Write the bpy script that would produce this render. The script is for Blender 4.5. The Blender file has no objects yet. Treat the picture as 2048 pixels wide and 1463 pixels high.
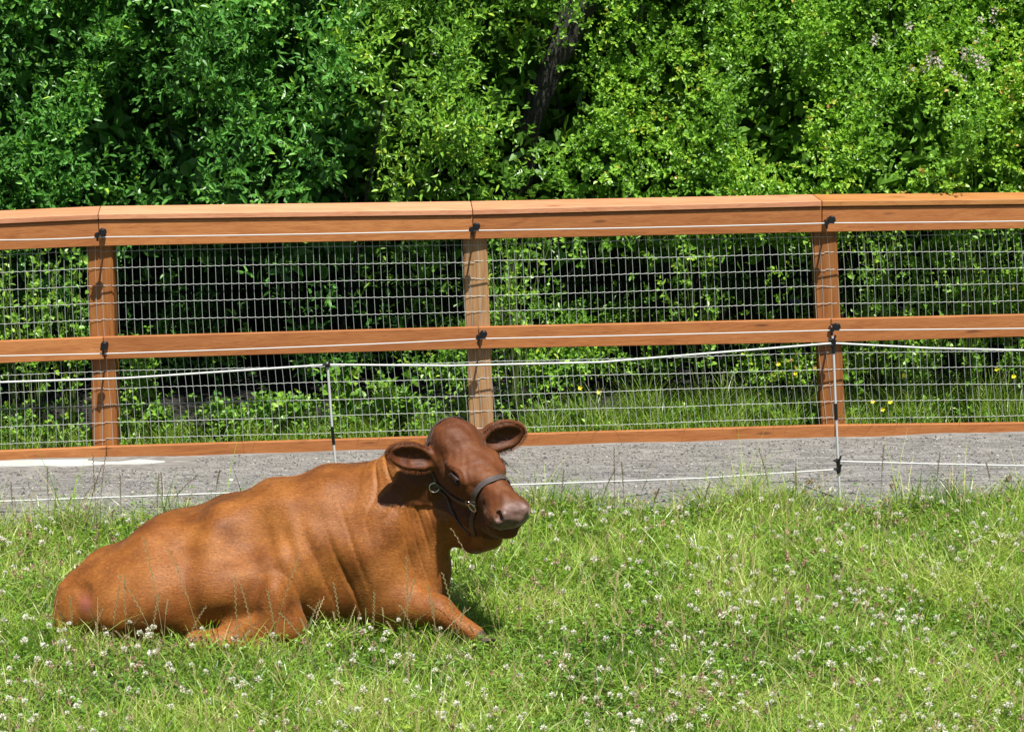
import bpy, bmesh, math, random
import numpy as np
from mathutils import Vector, Matrix

# ------------------------------------------------------------------ camera, world, sun
SC = bpy.context.scene
COL = SC.collection
PITCH, ROLL, CAM_H, FPX = math.radians(11.6), math.radians(1.5), 3.4, 4560.0
_f = np.array([0, math.cos(PITCH), -math.sin(PITCH)])
_r0 = np.array([1.0, 0, 0]); _u0 = np.array([0, math.sin(PITCH), math.cos(PITCH)])
_r = math.cos(ROLL)*_r0 - math.sin(ROLL)*_u0
_u = math.sin(ROLL)*_r0 + math.cos(ROLL)*_u0
_C = np.array([0, 0, CAM_H])
cam_d = bpy.data.cameras.new("camera"); cam = bpy.data.objects.new("camera", cam_d); COL.objects.link(cam)
cam_d.sensor_width = 36.0; cam_d.lens = FPX/2048.0*36.0; cam_d.clip_start = 0.1; cam_d.clip_end = 500
M = Matrix(((_r[0], _u[0], -_f[0]), (_r[1], _u[1], -_f[1]), (_r[2], _u[2], -_f[2]))).to_4x4()
M.translation = Vector(_C); cam.matrix_world = M
SC.camera = cam

SUN_EL, SUN_AZ = math.radians(63), math.radians(23)       # azimuth: to the right of straight behind the camera
sun_dir = Vector((math.sin(SUN_AZ)*math.cos(SUN_EL), -math.cos(SUN_AZ)*math.cos(SUN_EL), math.sin(SUN_EL)))
w = bpy.data.worlds.new("World"); SC.world = w; w.use_nodes = True
nt = w.node_tree; bg = nt.nodes['Background']
sky = nt.nodes.new('ShaderNodeTexSky'); sky.sky_type = 'NISHITA'; sky.sun_disc = False
sky.sun_elevation = SUN_EL; sky.sun_rotation = math.radians(180) - SUN_AZ
nt.links.new(sky.outputs[0], bg.inputs[0]); bg.inputs[1].default_value = 0.05
sd = bpy.data.lights.new("sun", 'SUN'); sd.energy = 5.0; sd.angle = math.radians(0.5); sd.color = (1.0, 0.955, 0.87)
so = bpy.data.objects.new("sun", sd); COL.objects.link(so); so.rotation_euler = sun_dir.to_track_quat('Z', 'Y').to_euler(); so.location = (0, 0, 30)
SC.view_settings.view_transform = 'Standard'; SC.view_settings.look = 'None'
SC.view_settings.exposure = 1.0; SC.view_settings.gamma = 1.0

# ------------------------------------------------------------------ helpers
def ray(x, y): return _f + _r*(x-1024)/FPX - _u*(y-731.5)/FPX
def atY(x, y, Y):                      # a measured direction met at distance Y
    d = ray(x, y); return _C + d*(Y/d[1])
def gz(X, Y=0): return -0.0185*X-.008  # the field falls gently to the right
def atG(x, y):
    d = ray(x, y); t = 1.0
    for _ in range(12):
        p = _C + d*t; t += (p[2]-gz(p[0]))/(-d[2])
    return _C + d*t
def tag(o, label=None, cat=None, group=None, kind=None):
    if label: o['label'] = label
    if cat: o['category'] = cat
    if group: o['group'] = group
    if kind: o['kind'] = kind
    return o
def empty(name, loc=(0, 0, 0)):
    o = bpy.data.objects.new(name, None); COL.objects.link(o); o.location = loc; o.empty_display_size = .1
    return o
def link(name, me, mats, parent=None):
    o = bpy.data.objects.new(name, me); COL.objects.link(o)
    for m in (mats if isinstance(mats, (list, tuple)) else [mats]): me.materials.append(m)
    if parent is not None: adopt(o, parent)
    return o
def adopt(o, parent):                  # meshes are written in world coordinates, under a base point
    o.parent = parent
    o.matrix_parent_inverse = Matrix.Translation(-parent.location) if parent.type == 'EMPTY' else Matrix.Identity(4)
    return o
def npmesh(name, V, Fc, smooth=False, attrs=None):
    """V (n,3) float; Fc (m,k) int; attrs {name: (n,) float}"""
    V = np.ascontiguousarray(V, dtype=np.float32); Fc = np.ascontiguousarray(Fc, dtype=np.int32)
    me = bpy.data.meshes.new(name); n, (m, k) = len(V), Fc.shape
    me.vertices.add(n); me.vertices.foreach_set('co', V.ravel())
    me.loops.add(m*k); me.loops.foreach_set('vertex_index', Fc.ravel())
    me.polygons.add(m); me.polygons.foreach_set('loop_start', np.arange(0, m*k, k, dtype=np.int32))
    me.polygons.foreach_set('use_smooth', np.full(m, smooth))
    for a, val in (attrs or {}).items():
        at = me.attributes.new(a, 'FLOAT', 'POINT'); at.data.foreach_set('value', np.ascontiguousarray(val, dtype=np.float32))
    me.update(calc_edges=True); me.validate()
    return me
def bmesh_obj(name, bm, mat, parent=None, smooth=False):
    me = bpy.data.meshes.new(name); bm.normal_update(); bm.to_mesh(me); bm.free()
    me.polygons.foreach_set('use_smooth', [smooth]*len(me.polygons))
    return link(name, me, mat, parent)
def tube_arrays(paths, rad, sides=4, closed=False):
    """paths: list of (k,3); rad scalar or list of per-path arrays"""
    VV, FF, off = [], [], 0
    for i, P in enumerate(paths):
        P = np.asarray(P, float); k = len(P)
        r = np.broadcast_to(rad[i] if isinstance(rad, list) else rad, (k,))
        if closed: T = np.roll(P, -1, 0)-np.roll(P, 1, 0)
        else: T = np.gradient(P, axis=0)
        T /= np.linalg.norm(T, axis=1)[:, None]+1e-9
        ref = np.array([0, 0, 1.]) if abs(T[:, 2]).mean() < .8 else np.array([1., 0, 0])
        A = np.cross(T, ref); A /= np.linalg.norm(A, axis=1)[:, None]+1e-9; B = np.cross(T, A)
        ang = np.arange(sides)*2*math.pi/sides
        ring = P[:, None]+r[:, None, None]*(A[:, None]*np.cos(ang)[None, :, None]+B[:, None]*np.sin(ang)[None, :, None])
        VV.append(ring.reshape(-1, 3)); a = np.arange(k*sides).reshape(k, sides)+off
        a2 = np.roll(a, -1, 1); n = k if closed else k-1
        b = np.roll(a, -1, 0); b2 = np.roll(a2, -1, 0)
        FF.append(np.stack([a[:n], a2[:n], b2[:n], b[:n]], -1).reshape(-1, 4)); off += k*sides
    return np.concatenate(VV), np.concatenate(FF)
def tubes(name, paths, rad, mat, parent=None, sides=4, smooth=True, closed=False):
    V, Fc = tube_arrays(paths, rad, sides, closed)
    return link(name, npmesh(name, V, Fc, smooth), mat, parent)
def bez(p0, p1, p2, n=8):
    t = np.linspace(0, 1, n)[:, None]; p0, p1, p2 = map(np.asarray, (p0, p1, p2))
    return (1-t)**2*p0+2*t*(1-t)*p1+t*t*p2
class Noise:                            # smooth 3-D noise, a sum of waves
    def __init__(s, seed, freq, n=14):
        g = np.random.default_rng(seed); d = g.normal(size=(n, 3)); d /= np.linalg.norm(d, axis=1)[:, None]
        s.k = d*freq*g.uniform(.5, 1.6, n)[:, None]*2*math.pi; s.p = g.uniform(0, 6.28, n); s.n = n
    def __call__(s, P): return np.sin(P@s.k.T+s.p).sum(1)/math.sqrt(s.n/2)

def mat(name, col, rough=.6, spec=.5):
    m = bpy.data.materials.new(name); m.use_nodes = True; b = m.node_tree.nodes['Principled BSDF']
    b.inputs['Base Color'].default_value = (*col, 1); b.inputs['Roughness'].default_value = rough
    b.inputs['Specular IOR Level'].default_value = spec
    return m
class NT:
    def __init__(s, m): s.t = m.node_tree; s.b = s.t.nodes['Principled BSDF']
    def n(s, typ, **kw):
        x = s.t.nodes.new(typ)
        for k, v in kw.items():
            if k in x.inputs.keys(): x.inputs[k].default_value = v
            else: setattr(x, k, v)
        return x
    def l(s, a, b): s.t.links.new(a, b)
    def noise(s, scale, detail=4, vec=None, rough=.55):
        x = s.n('ShaderNodeTexNoise'); x.inputs['Scale'].default_value = scale; x.inputs['Detail'].default_value = detail
        x.inputs['Roughness'].default_value = rough
        if vec is not None: s.l(vec, x.inputs['Vector'])
        return x
    def ramp(s, fac, stops):
        x = s.n('ShaderNodeValToRGB'); e = x.color_ramp.elements
        while len(e) < len(stops): e.new(.5)
        for i, (p, c) in enumerate(stops): e[i].position = p; e[i].color = (*c, 1)
        s.l(fac, x.inputs[0]); return x
    def mix(s, fac, a, b, mode='MIX'):
        x = s.n('ShaderNodeMix', data_type='RGBA', blend_type=mode)
        for sock, v in ((x.inputs[0], fac), (x.inputs[6], a), (x.inputs[7], b)):
            if hasattr(v, 'links') or hasattr(v, 'is_linked'): s.l(v, sock)
            elif isinstance(v, tuple): sock.default_value = (*v, 1)
            else: sock.default_value = v
        return x.outputs[2]
    def bump(s, h, strength, dist):
        x = s.n('ShaderNodeBump'); x.inputs['Strength'].default_value = strength; x.inputs['Distance'].default_value = dist
        s.l(h, x.inputs['Height']); return x
    def coords(s, scale=(1, 1, 1), rot=(0, 0, 0), kind='Object'):
        c = s.n('ShaderNodeTexCoord'); m = s.n('ShaderNodeMapping'); s.l(c.outputs[kind], m.inputs[0])
        m.inputs['Scale'].default_value = scale; m.inputs['Rotation'].default_value = rot; return m.outputs[0]

# ------------------------------------------------------------------ the cow
def rotm(yaw, pitch=0, roll=0):
    y, p, r_ = map(math.radians, (yaw, pitch, roll))
    fx = np.array([math.cos(p)*math.cos(y), math.cos(p)*math.sin(y), -math.sin(p)])
    s = np.array([-math.sin(y), math.cos(y), 0]); up = np.cross(fx, s)
    c, sn = math.cos(r_), math.sin(r_)
    return np.array([fx, c*s+sn*up, -sn*s+c*up])          # rows: local axes in the world
def e_(c, r, k=.06, yaw=0, pitch=0, roll=0, sub=False): return dict(t='e', c=np.array(c, float), r=np.array(r, float), R=rotm(yaw, pitch, roll), k=k, sub=sub)
def c_(a, b, ra, rb, k=.06, sub=False): return dict(t='c', a=np.array(a, float), b=np.array(b, float), ra=ra, rb=rb, k=k, sub=sub)
HS = 1.19
HR = rotm(-58, 20, 8)
HP = np.array([-.282, 10.30, .972])
def hw(p): return HP + HS*(np.asarray(p, float)@HR)
def he(c, r, k=.02, yaw=0, pitch=0, roll=0, sub=False):
    d = e_(hw(c), np.array(r)*HS, k*HS, sub=sub); d['R'] = rotm(yaw, pitch, roll)@HR; return d
def hc(a, b, ra, rb, k=.02, sub=False): return c_(hw(a), hw(b), ra*HS, rb*HS, k*HS, sub)
PR = []
# trunk
PR += [e_((-.90, 10.55, .37), (.46, .35, .385), .1, yaw=10),
       e_((-1.22, 10.56, .32), (.44, .38, .335), .1, yaw=16),
       e_((-1.60, 10.56, .27), (.42, .31, .27), .1, yaw=28),
       e_((-1.93, 10.44, .19), (.24, .24, .20), .08, yaw=32),
       c_((-2.00, 10.54, .20), (-1.60, 10.66, .385), .09, .12, .1),
       c_((-1.60, 10.66, .385), (-1.15, 10.68, .49), .12, .13, .1),
       c_((-1.15, 10.68, .49), (-.74, 10.64, .595), .13, .13, .1),
       e_((-1.53, 10.44, .45), (.10, .07, .08), .06),                  # near hip hook
       e_((-1.58, 10.78, .42), (.09, .08, .09), .09),
       e_((-2.03, 10.34, .21), (.08, .06, .09), .05),                  # pin bones
       e_((-2.12, 10.52, .21), (.07, .06, .10), .05),
       e_((-2.06, 10.42, .12), (.13, .13, .15), .06),
       # shoulder, brisket
       e_((-.63, 10.34, .34), (.20, .15, .34), .09, yaw=5),
       e_((-.72, 10.46, .58), (.17, .14, .17), .1),
       e_((-.66, 10.72, .42), (.2, .14, .3), .09),
       e_((-.52, 10.48, .22), (.17, .19, .2), .08),
       # neck
       c_((-.72, 10.58, .545), (-.42, 10.42, .775), .20, .145, .07),
       c_((-.43, 10.42, .72), (-.50, 10.46, .30), .125, .17, .08),
       c_((-.345, 10.30, .56), (-.42, 10.38, .16), .06, .065, .06),      # dewlap
       # near hind leg
       e_((-1.62, 10.32, .20), (.34, .17, .21), .07, yaw=16),
       e_((-1.30, 10.28, .25), (.26, .15, .17), .05, yaw=8, pitch=8),
       e_((-1.12, 10.18, .18), (.085, .10, .16), .05),                  # stifle
       e_((-1.40, 10.06, .155), (.19, .07, .045), .06, pitch=-6, sub=True),
       c_((-.90, 10.14, .42), (-.78, 10.10, .08), .03, .04, .07, sub=True),
       e_((-.97, 10.08, .06), (.06, .14, .14), .06, sub=True),
       c_((-1.08, 10.16, .10), (-1.50, 10.14, .035), .085, .050, .05),
       c_((-1.50, 10.14, .04), (-1.16, 10.10, .03), .048, .04, .03),
       # near foreleg
       e_((-.57, 10.30, .17), (.14, .09, .15), .07),
       c_((-.55, 10.28, .18), (-.36, 10.18, .155), .09, .066, .05),
       c_((-.36, 10.18, .150), (-.20, 10.09, .065), .066, .045, .03),
       e_((-.16, 10.07, .035), (.05, .036, .032), .02),
       # tail lying against the rump
       c_((-2.02, 10.47, .33), (-2.14, 10.40, .25), .035, .028, .03),
       c_((-2.14, 10.40, .25), (-2.17, 10.36, .12), .026, .02, .02),
       c_((-2.17, 10.36, .12), (-2.14, 10.30, .02), .02, .02, .02),
       e_((-2.056, 10.215, .290), (.040, .05, .022), .05, pitch=35, sub=True),
       e_((-2.02, 10.28, .215), (.03, .03, .038), .015),
       # flank hollow
       e_((-1.27, 10.20, .58), (.17, .1, .14), .12, sub=True),

       ]
# head
PR += [he((.07, 0, -.085), (.12, .105, .11), .03),
       he((.02, 0, -.01), (.085, .095, .070), .045),
       he((-.03, 0, -.09), (.09, .09, .12), .04),
       he((.15, 0, -.078), (.13, .100, .082), .03),
       he((.215, .072, -.050), (.05, .03, .03), .03), he((.215, -.072, -.050), (.05, .03, .03), .03),
       he((.16, .080, -.030), (.045, .026, .02), .02), he((.16, -.080, -.030), (.045, .026, .02), .02),
       hc((.16, 0, -.078), (.41, 0, -.084), .084, .063, .03),
       he((.430, 0, -.098), (.062, .084, .054), .03),
       he((.450, 0, -.085), (.044, .074, .038), .02),
       he((.41, .035, -.125), (.065, .042, .042), .03), he((.41, -.035, -.125), (.065, .042, .042), .03),
       he((.415, 0, -.178), (.058, .052, .034), .022),
       hc((.14, .022, -.285), (.39, .014, -.175), .058, .046, .03), hc((.14, -.022, -.285), (.39, -.014, -.175), .058, .046, .03),
       hc((.17, 0, -.41), (.31, 0, -.295), .052, .050, .05), hc((.12, 0, -.38), (.0, 0, -.24), .070, .10, .06),
       he((.14, .050, -.115), (.135, .048, .09), .03), he((.14, -.050, -.115), (.135, .048, .09), .03),
       he((.07, 0, -.20), (.15, .052, .12), .04),
       hc((.26, 0, -.10), (.30, 0, -.18), .065, .055, .03),
       he((.472, .044, -.072), (.022, .021, .024), .012), he((.472, -.044, -.072), (.022, .021, .024), .012)]
for s in (1, -1):
    PR += [he((.198, s*.104, -.056), (.036, .024, .022), .012, pitch=12, sub=True),
           he((.470, s*.066, -.073), (.026, .016, .016), .008, yaw=s*35, pitch=20, sub=True),
           ]
PR += [he((.46, 0, -.148), (.085, .10, .0045), .008, sub=True)]
def ear(base, tip, open_dir, wid, s):
    """a cupped leaf-shaped ear; all in head coordinates"""
    b, t, o = map(lambda v: np.array(v, float), (base, tip, open_dir)); L = np.linalg.norm(t-b); ax = (t-b)/L
    o -= ax*(o@ax); o /= np.linalg.norm(o); sd_ = np.cross(o, ax)
    c = b+ax*L*.55
    Rl = np.array([ax, sd_, o])@HR
    out = [hc(b-ax*.03, b+ax*.05, .042, .034, .03)]
    d = e_(hw(c), np.array((L*.52, wid, .036))*HS, .02*HS); d['R'] = Rl; out.append(d)
    d = e_(hw(c+ax*.004+o*.034), np.array((L*.40, wid*.66, .040))*HS, .014*HS, sub=True); d['R'] = Rl; out.append(d)
    return out
EARS = [ear((.03, -.085, -.085), (-.035, -.265, -.022), (.85, -.30, .35), .057, -1), ear((.03, .085, -.055), (.075, .270, -.020), (.75, -.45, .1), .066, 1)]
for E in EARS: PR += E

def prim(d, X, Y, Z):
    if d['t'] == 'e':
        R, c, r = d['R'], d['c'], d['r']
        x, y, z = X-c[0], Y-c[1], Z-c[2]
        q = [(R[i, 0]*x+R[i, 1]*y+R[i, 2]*z)/r[i] for i in range(3)]
        k0 = np.sqrt(q[0]**2+q[1]**2+q[2]**2); k1 = np.sqrt((q[0]/r[0])**2+(q[1]/r[1])**2+(q[2]/r[2])**2)
        return k0*(k0-1)/(k1+1e-6)
    a, b = d['a'], d['b']; ba = b-a
    x, y, z = X-a[0], Y-a[1], Z-a[2]
    t = np.clip((x*ba[0]+y*ba[1]+z*ba[2])/(ba@ba), 0, 1)
    return np.sqrt((x-t*ba[0])**2+(y-t*ba[1])**2+(z-t*ba[2])**2)-(d['ra']+t*(d['rb']-d['ra']))
def combine(D, v, d):
    k = d['k']
    if d['sub']:
        v = -v; h = np.maximum(k-np.abs(D-v), 0)/k; return np.maximum(D, v)+h*h*k*.25
    h = np.maximum(k-np.abs(D-v), 0)/k; return np.minimum(D, v)-h*h*k*.25
def field(P):
    X, Y, Z = P[:, 0], P[:, 1], P[:, 2]; D = np.full(len(P), 1., np.float64)
    for d in PR:
        D = combine(D, prim(d, X, Y, Z), d)
    return D
def grid_axis(lo, a, b, hi, coarse, fine):
    s = [np.arange(lo, a, coarse)] if a > lo else []
    s.append(np.arange(a, b, fine))
    if hi > b: s.append(np.arange(b, hi, coarse))
    return np.concatenate(s).astype(np.float32)
def surface_nets():
    gx = grid_axis(-2.40, -.58, .12, .12, .014, .0062); gy = grid_axis(9.80, 9.80, 10.48, 11.05, .014, .0062); gz_ = grid_axis(-.06, .46, 1.13, 1.13, .014, .0062)
    D = np.full((len(gx), len(gy), len(gz_)), .3, np.float32)
    for d in PR:
        if d['t'] == 'e': m = d['r'].max(); lo, hi = d['c']-m, d['c']+m
        else: m = max(d['ra'], d['rb']); lo, hi = np.minimum(d['a'], d['b'])-m, np.maximum(d['a'], d['b'])+m
        pad = d['k']+.03
        s = [slice(max(0, np.searchsorted(g, lo[i]-pad)-1), np.searchsorted(g, hi[i]+pad)+1) for i, g in enumerate((gx, gy, gz_))]
        v = prim(d, gx[s[0]][:, None, None], gy[s[1]][None, :, None], gz_[s[2]][None, None, :]).astype(np.float32)
        D[s[0], s[1], s[2]] = combine(D[s[0], s[1], s[2]], v, d)
    S = D < 0
    nx, ny, nz = [n-1 for n in D.shape]
    cnt = np.zeros((nx, ny, nz), np.float32); acc = [np.zeros((nx, ny, nz), np.float32) for _ in range(3)]
    G = [gx, gy, gz_]
    cnrs = [(i, j, k) for i in (0, 1) for j in (0, 1) for k in (0, 1)]
    def sl(c): return tuple(slice(c[i], c[i]+(nx, ny, nz)[i]) for i in range(3))
    for c in cnrs:
        for ax in range(3):
            if c[ax]: continue
            c2 = list(c); c2[ax] = 1
            m = S[sl(c)] != S[sl(c2)]; idx = np.nonzero(m)
            if not len(idx[0]): continue
            d0 = D[sl(c)][idx]; d1 = D[sl(c2)][idx]; t = d0/(d0-d1)
            cnt[idx] += 1
            for a in range(3):
                g0 = G[a][idx[a]+c[a]]
                if a == ax: g0 = g0+t*(G[a][idx[a]+1]-g0)
                acc[a][idx] += g0
    act = cnt > 0; ids = np.full(cnt.shape, -1, np.int64); ids[act] = np.arange(act.sum())
    V = np.stack([acc[a][act]/cnt[act] for a in range(3)], -1).astype(np.float64)
    Fs = []
    for ax in range(3):
        s0 = [slice(1, n) for n in (nx, ny, nz)]; s1 = list(s0); s0[ax] = slice(0, (nx, ny, nz)[ax]); s1[ax] = slice(1, (nx, ny, nz)[ax]+1)
        A, B = S[tuple(s0)], S[tuple(s1)]; idx = np.nonzero(A != B)
        flip = A[idx]
        base = [idx[i].copy()+(0 if i == ax else 1) for i in range(3)]
        o1, o2 = [(1, 2), (2, 0), (0, 1)][ax]
        q = []
        for (u_, v_) in ((-1, -1), (0, -1), (0, 0), (-1, 0)):
            b = [x.copy() for x in base]; b[o1] += u_; b[o2] += v_; q.append(ids[b[0], b[1], b[2]])
        q = np.stack(q, -1); q[~flip] = q[~flip][:, ::-1]; Fs.append(q)
    Fc = np.concatenate(Fs); Fc = Fc[(Fc >= 0).all(1)]
    return V, Fc
def grad(P, e=.002):
    g = np.stack([field(P+np.eye(3)[i]*e)-field(P-np.eye(3)[i]*e) for i in range(3)], -1)/(2*e)
    return g/(np.linalg.norm(g, axis=1)[:, None]+1e-9)
def build_cow():
    V, Fc = surface_nets()
    for _ in range(2): V = V - np.clip(field(V), -.006, .006)[:, None]*grad(V)
    N = grad(V)
    Hl = (V-HP)@HR.T/HS                      # head coordinates
    headw = 1/(1+np.exp(-(Hl[:, 0]-.0)/.02))*(np.abs(Hl[:, 1]) < .3)*(Hl[:, 2] > -.3)*(Hl[:, 0] < .6)
    inhead = (Hl[:, 0] > -.06) & (Hl[:, 2] > -.27) & (Hl[:, 2] < .12) & (np.abs(Hl[:, 1]) < .3) & (V[:, 2] > .5)
    # muscle, ribs, folds of skin
    disp = np.zeros(len(V))
    bm_ = ~inhead
    n1, n2 = Noise(3, 2.6), Noise(5, 6.0)
    disp += bm_*(n1(V)*.0085+n2(V)*.0024)
    ax_ = np.array([-.5, .28, -.55]); ax_ /= np.linalg.norm(ax_)   # neck folds, running round the neck
    c = np.array([-.60, 10.40, .80]); rel = V-c
    warp = rel@np.array([.75, -.25, .22])+.012*n1(V*1.6)+rel[:, 2]**2*.25
    wgt = np.exp(-((V[:, 0]+.60)/.10)**2-((V[:, 2]-.74)/.17)**2)
    disp += bm_*wgt*(-.014)*np.maximum(0, np.sin(warp*2*math.pi/.062))**2.2
    wgt = np.exp(-((V[:, 0]+.47)/.06)**2-((V[:, 2]-.52)/.18)**2)
    disp += bm_*wgt*(-.009)*np.maximum(0, np.sin((V[:, 0]+.25*V[:, 2])*2*math.pi/.045))**2
    wr = np.exp(-((V[:, 0]+.80)/.09)**2-((V[:, 2]-.32)/.22)**2)     # creases behind the elbow
    disp += bm_*wr*(-.013)*np.maximum(0, np.sin((V[:, 0]+.35*V[:, 2])*2*math.pi/.10+1.0))**3
    rb = np.exp(-((V[:, 0]+1.0)/.16)**2-((V[:, 2]-.42)/.16)**2)
    disp += bm_*rb*.0045*np.sin((V[:, 0]*.9+.35*V[:, 2])*2*math.pi/.085)
    # wrinkles between eye and poll
    disp += inhead*(.0016*Noise(8, 12.0)(V)+.0008*Noise(18, 26.0)(V))
    for s in (1, -1):                    # creases round the eyes and the hollow before the cheek bone
        ed = np.linalg.norm((Hl-np.array([.195, s*.10, -.052]))*np.array([.8, 1, 1.3]), axis=1)
        disp += inhead*.0013*np.cos(ed*2*math.pi/.017)*np.exp(-((ed-.048)/.018)**2)
        disp -= inhead*.006*np.exp(-((Hl[:, 0]-.29)/.035)**2-((Hl[:, 1]-s*.07)/.03)**2-((Hl[:, 2]+.055)/.022)**2)
        nw = np.exp(-((Hl[:, 0]-.43)/.03)**2-((Hl[:, 1]-s*.07)/.03)**2-((Hl[:, 2]+.075)/.03)**2)
        disp += inhead*nw*.0022*np.sin(Hl[:, 0]*2*math.pi/.014)

    V = V+N*disp[:, None]
    # skin masks: bare muzzle, dark inner ear, pink rear skin
    muz = 1/(1+np.exp(-((Hl[:, 0]-.455)+.25*(Hl[:, 2]+.10)*0-.0)/.006))*inhead*(Hl[:, 2] > -.15)
    ied = np.zeros(len(V))
    for E in EARS:
        d = E[2]; q = ((V-d['c'])@d['R'].T)/(d['r']*1.04); ied = np.maximum(ied, np.clip(((1-(q**2).sum(1)))*6, 0, 1))
    pink = np.exp(-(((V-np.array([-2.018, 10.27, .213]))/np.array([.032, .2, .038]))**2).sum(1)*1.0)
    hoof = np.clip((.075-np.linalg.norm(V-np.array([-.135, 10.05, .045]), axis=1))/.012, 0, 1)
    me = npmesh('body', V, Fc, True, dict(hoof=hoof, muzzle=muz, inner_ear=ied, pink=pink, head=inhead.astype(float)))
    return me
m_coat = mat('cow_coat', (.36, .10, .025), .5, .30)
t = NT(m_coat); t.b.inputs['Sheen Weight'].default_value = .22; t.b.inputs['Sheen Roughness'].default_value = .35; t.b.inputs['Sheen Tint'].default_value = (1, .75, .62, 1)
big = t.noise(3.2, 3, t.coords()); hairn = t.noise(150, 4, t.coords((.13, 1.0, 1.0), (.1, .75, .25))); med = t.noise(14, 4, t.coords((.5, 1, 1), (0, .5, .2)))
c1 = t.ramp(big.outputs[0], [(.38, (.170, .042, .004)), (.50, (.300, .094, .012)), (.64, (.400, .150, .032))])
c2 = t.mix(.45, c1.outputs[0], t.ramp(med.outputs[0], [(.3, (.175, .045, .005)), (.7, (.42, .160, .034))]).outputs[0])
c3 = t.mix(.24, c2, t.ramp(hairn.outputs[0], [(.3, (.16, .045, .007)), (.7, (.37, .145, .038))]).outputs[0])
def at_(t, name): x = t.n('ShaderNodeAttribute', attribute_name=name); return x.outputs['Fac']
c3 = t.mix(at_(t, 'head'), c3, t.mix(.70, c3, (.068, .0135, .0058)))
hvr = t.ramp(at_(t, 'hv'), [(0, (1.1, 1.15, 1.1)), (.35, (.92, .82, .72)), (.7, (1.46, 1.42, 1.26)), (1, (1.9, 1.98, 1.8))]); c3 = t.mix(1.0, c3, hvr.outputs[0], 'MULTIPLY')
c3 = t.mix(at_(t, 'pink'), c3, (.42, .13, .09))
c3 = t.mix(at_(t, 'hoof'), c3, (.08, .045, .028))
c3 = t.mix(at_(t, 'inner_ear'), c3, (.10, .028, .012))
c3 = t.mix(at_(t, 'muzzle'), c3, t.ramp(t.noise(40, 4).outputs[0], [(.35, (.12, .060, .045)), (.65, (.26, .155, .13))]).outputs[0])
t.l(c3, t.b.inputs['Base Color'])
bp = t.bump(hairn.outputs[0], .28, .004); t.l(bp.outputs[0], t.b.inputs['Normal'])
rr = t.n('ShaderNodeMapRange'); rr.inputs[3].default_value = .60; rr.inputs[4].default_value = .50; t.l(at_(t, 'muzzle'), rr.inputs[0]); t.l(rr.outputs[0], t.b.inputs['Roughness'])

cow = tag(empty('cow', (-1.1, 10.4, gz(-1.1))), 'reddish brown cow lying in the clover grass with its haltered head turned to the camera', 'cow')
cow_body = link('body', build_cow(), m_coat, cow)
def build_hair(me, n=230000):
    q = np.random.default_rng(314); nv = len(me.vertices); nf = len(me.polygons)
    co = np.empty(nv*3, np.float32); me.vertices.foreach_get('co', co); co = co.reshape(-1, 3).astype(float)
    nr = np.empty(nv*3, np.float32); me.vertices.foreach_get('normal', nr); nr = nr.reshape(-1, 3).astype(float)
    fv = np.empty(len(me.loops), np.int32); me.loops.foreach_get('vertex_index', fv); fv = fv.reshape(-1, 4)
    ar = np.empty(nf, np.float32); me.polygons.foreach_get('area', ar)
    A = {}
    for k in ('muzzle', 'inner_ear', 'pink', 'head', 'hoof'):
        a = np.empty(nv, np.float32); me.attributes[k].data.foreach_get('value', a); A[k] = a
    cen = co[fv[:, 0]]; wgt = ar*(1+1.3*A['head'][fv[:, 0]])*(nr[fv[:, 0], 1] < .45)*(cen[:, 2] > .02)*(A['muzzle'][fv[:, 0]] < .25)*(A['hoof'][fv[:, 0]] < .5)*(1-.8*A['inner_ear'][fv[:, 0]]); wgt = wgt/wgt.sum()
    fi = q.choice(nf, n, p=wgt); u, v = q.uniform(0, 1, (2, n, 1)); f = fv[fi]
    bl = lambda X: (X[f[:, 0]]*(1-u)*(1-v)+X[f[:, 1]]*u*(1-v)+X[f[:, 2]]*u*v+X[f[:, 3]]*(1-u)*v)
    P, N = bl(co), bl(nr); N /= np.linalg.norm(N, axis=1)[:, None]; at1 = {k: a[f[:, 0]] for k, a in A.items()}
    hd = at1['head'][:, None]; flow = np.array([-.75, .05, -.62])*(1-hd)+(-HR[0]*.9+HR[2]*.25)*hd
    wv_ = Noise(71, 1.5); flow = flow+np.stack([wv_(P), wv_(P+3), wv_(P+7)], -1)*.28+q.normal(size=(n, 3))*.16
    T = flow-N*(flow*N).sum(1)[:, None]; T /= np.linalg.norm(T, axis=1)[:, None]+1e-9; S = np.cross(N, T)
    L = (q.uniform(.009, .018, n)*(1-.45*at1['head']))[:, None]; W = (q.uniform(.0007, .0013, n)*(1-.25*at1['head']))[:, None]; lift = q.uniform(.05, .22, n)[:, None]
    V = np.stack([P-S*W+N*.0003, P+S*W+N*.0003, P+T*L+N*L*lift], 1).reshape(-1, 3)
    hv = np.repeat(np.clip(q.normal(.66, .16, n)+.10*Noise(72, 5)(P), .2, 1), 3)
    return npmesh('coat_hair', V, np.arange(3*n).reshape(-1, 3), False, dict(hv=hv, **{k: np.repeat(a, 3) for k, a in at1.items()}))
link('coat_hair', build_hair(cow_body.data), m_coat, cow)
m_eye = mat('eye', (.008, .005, .004), .22, .5); m_lid = mat('eyelid', (.035, .012, .006), .6)
m_leather = mat('leather', (.030, .020, .017), .45, .4); t = NT(m_leather)
t.l(t.bump(t.noise(120, 3).outputs[0], .3, .002).outputs[0], t.b.inputs['Normal'])
t.l(t.ramp(t.noise(35, 4).outputs[0], [(.3, (.055, .040, .036)), (.7, (.13, .105, .098))]).outputs[0], t.b.inputs['Base Color'])
m_hair = mat('ear_fringe', (.26, .085, .022), .7)
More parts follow.
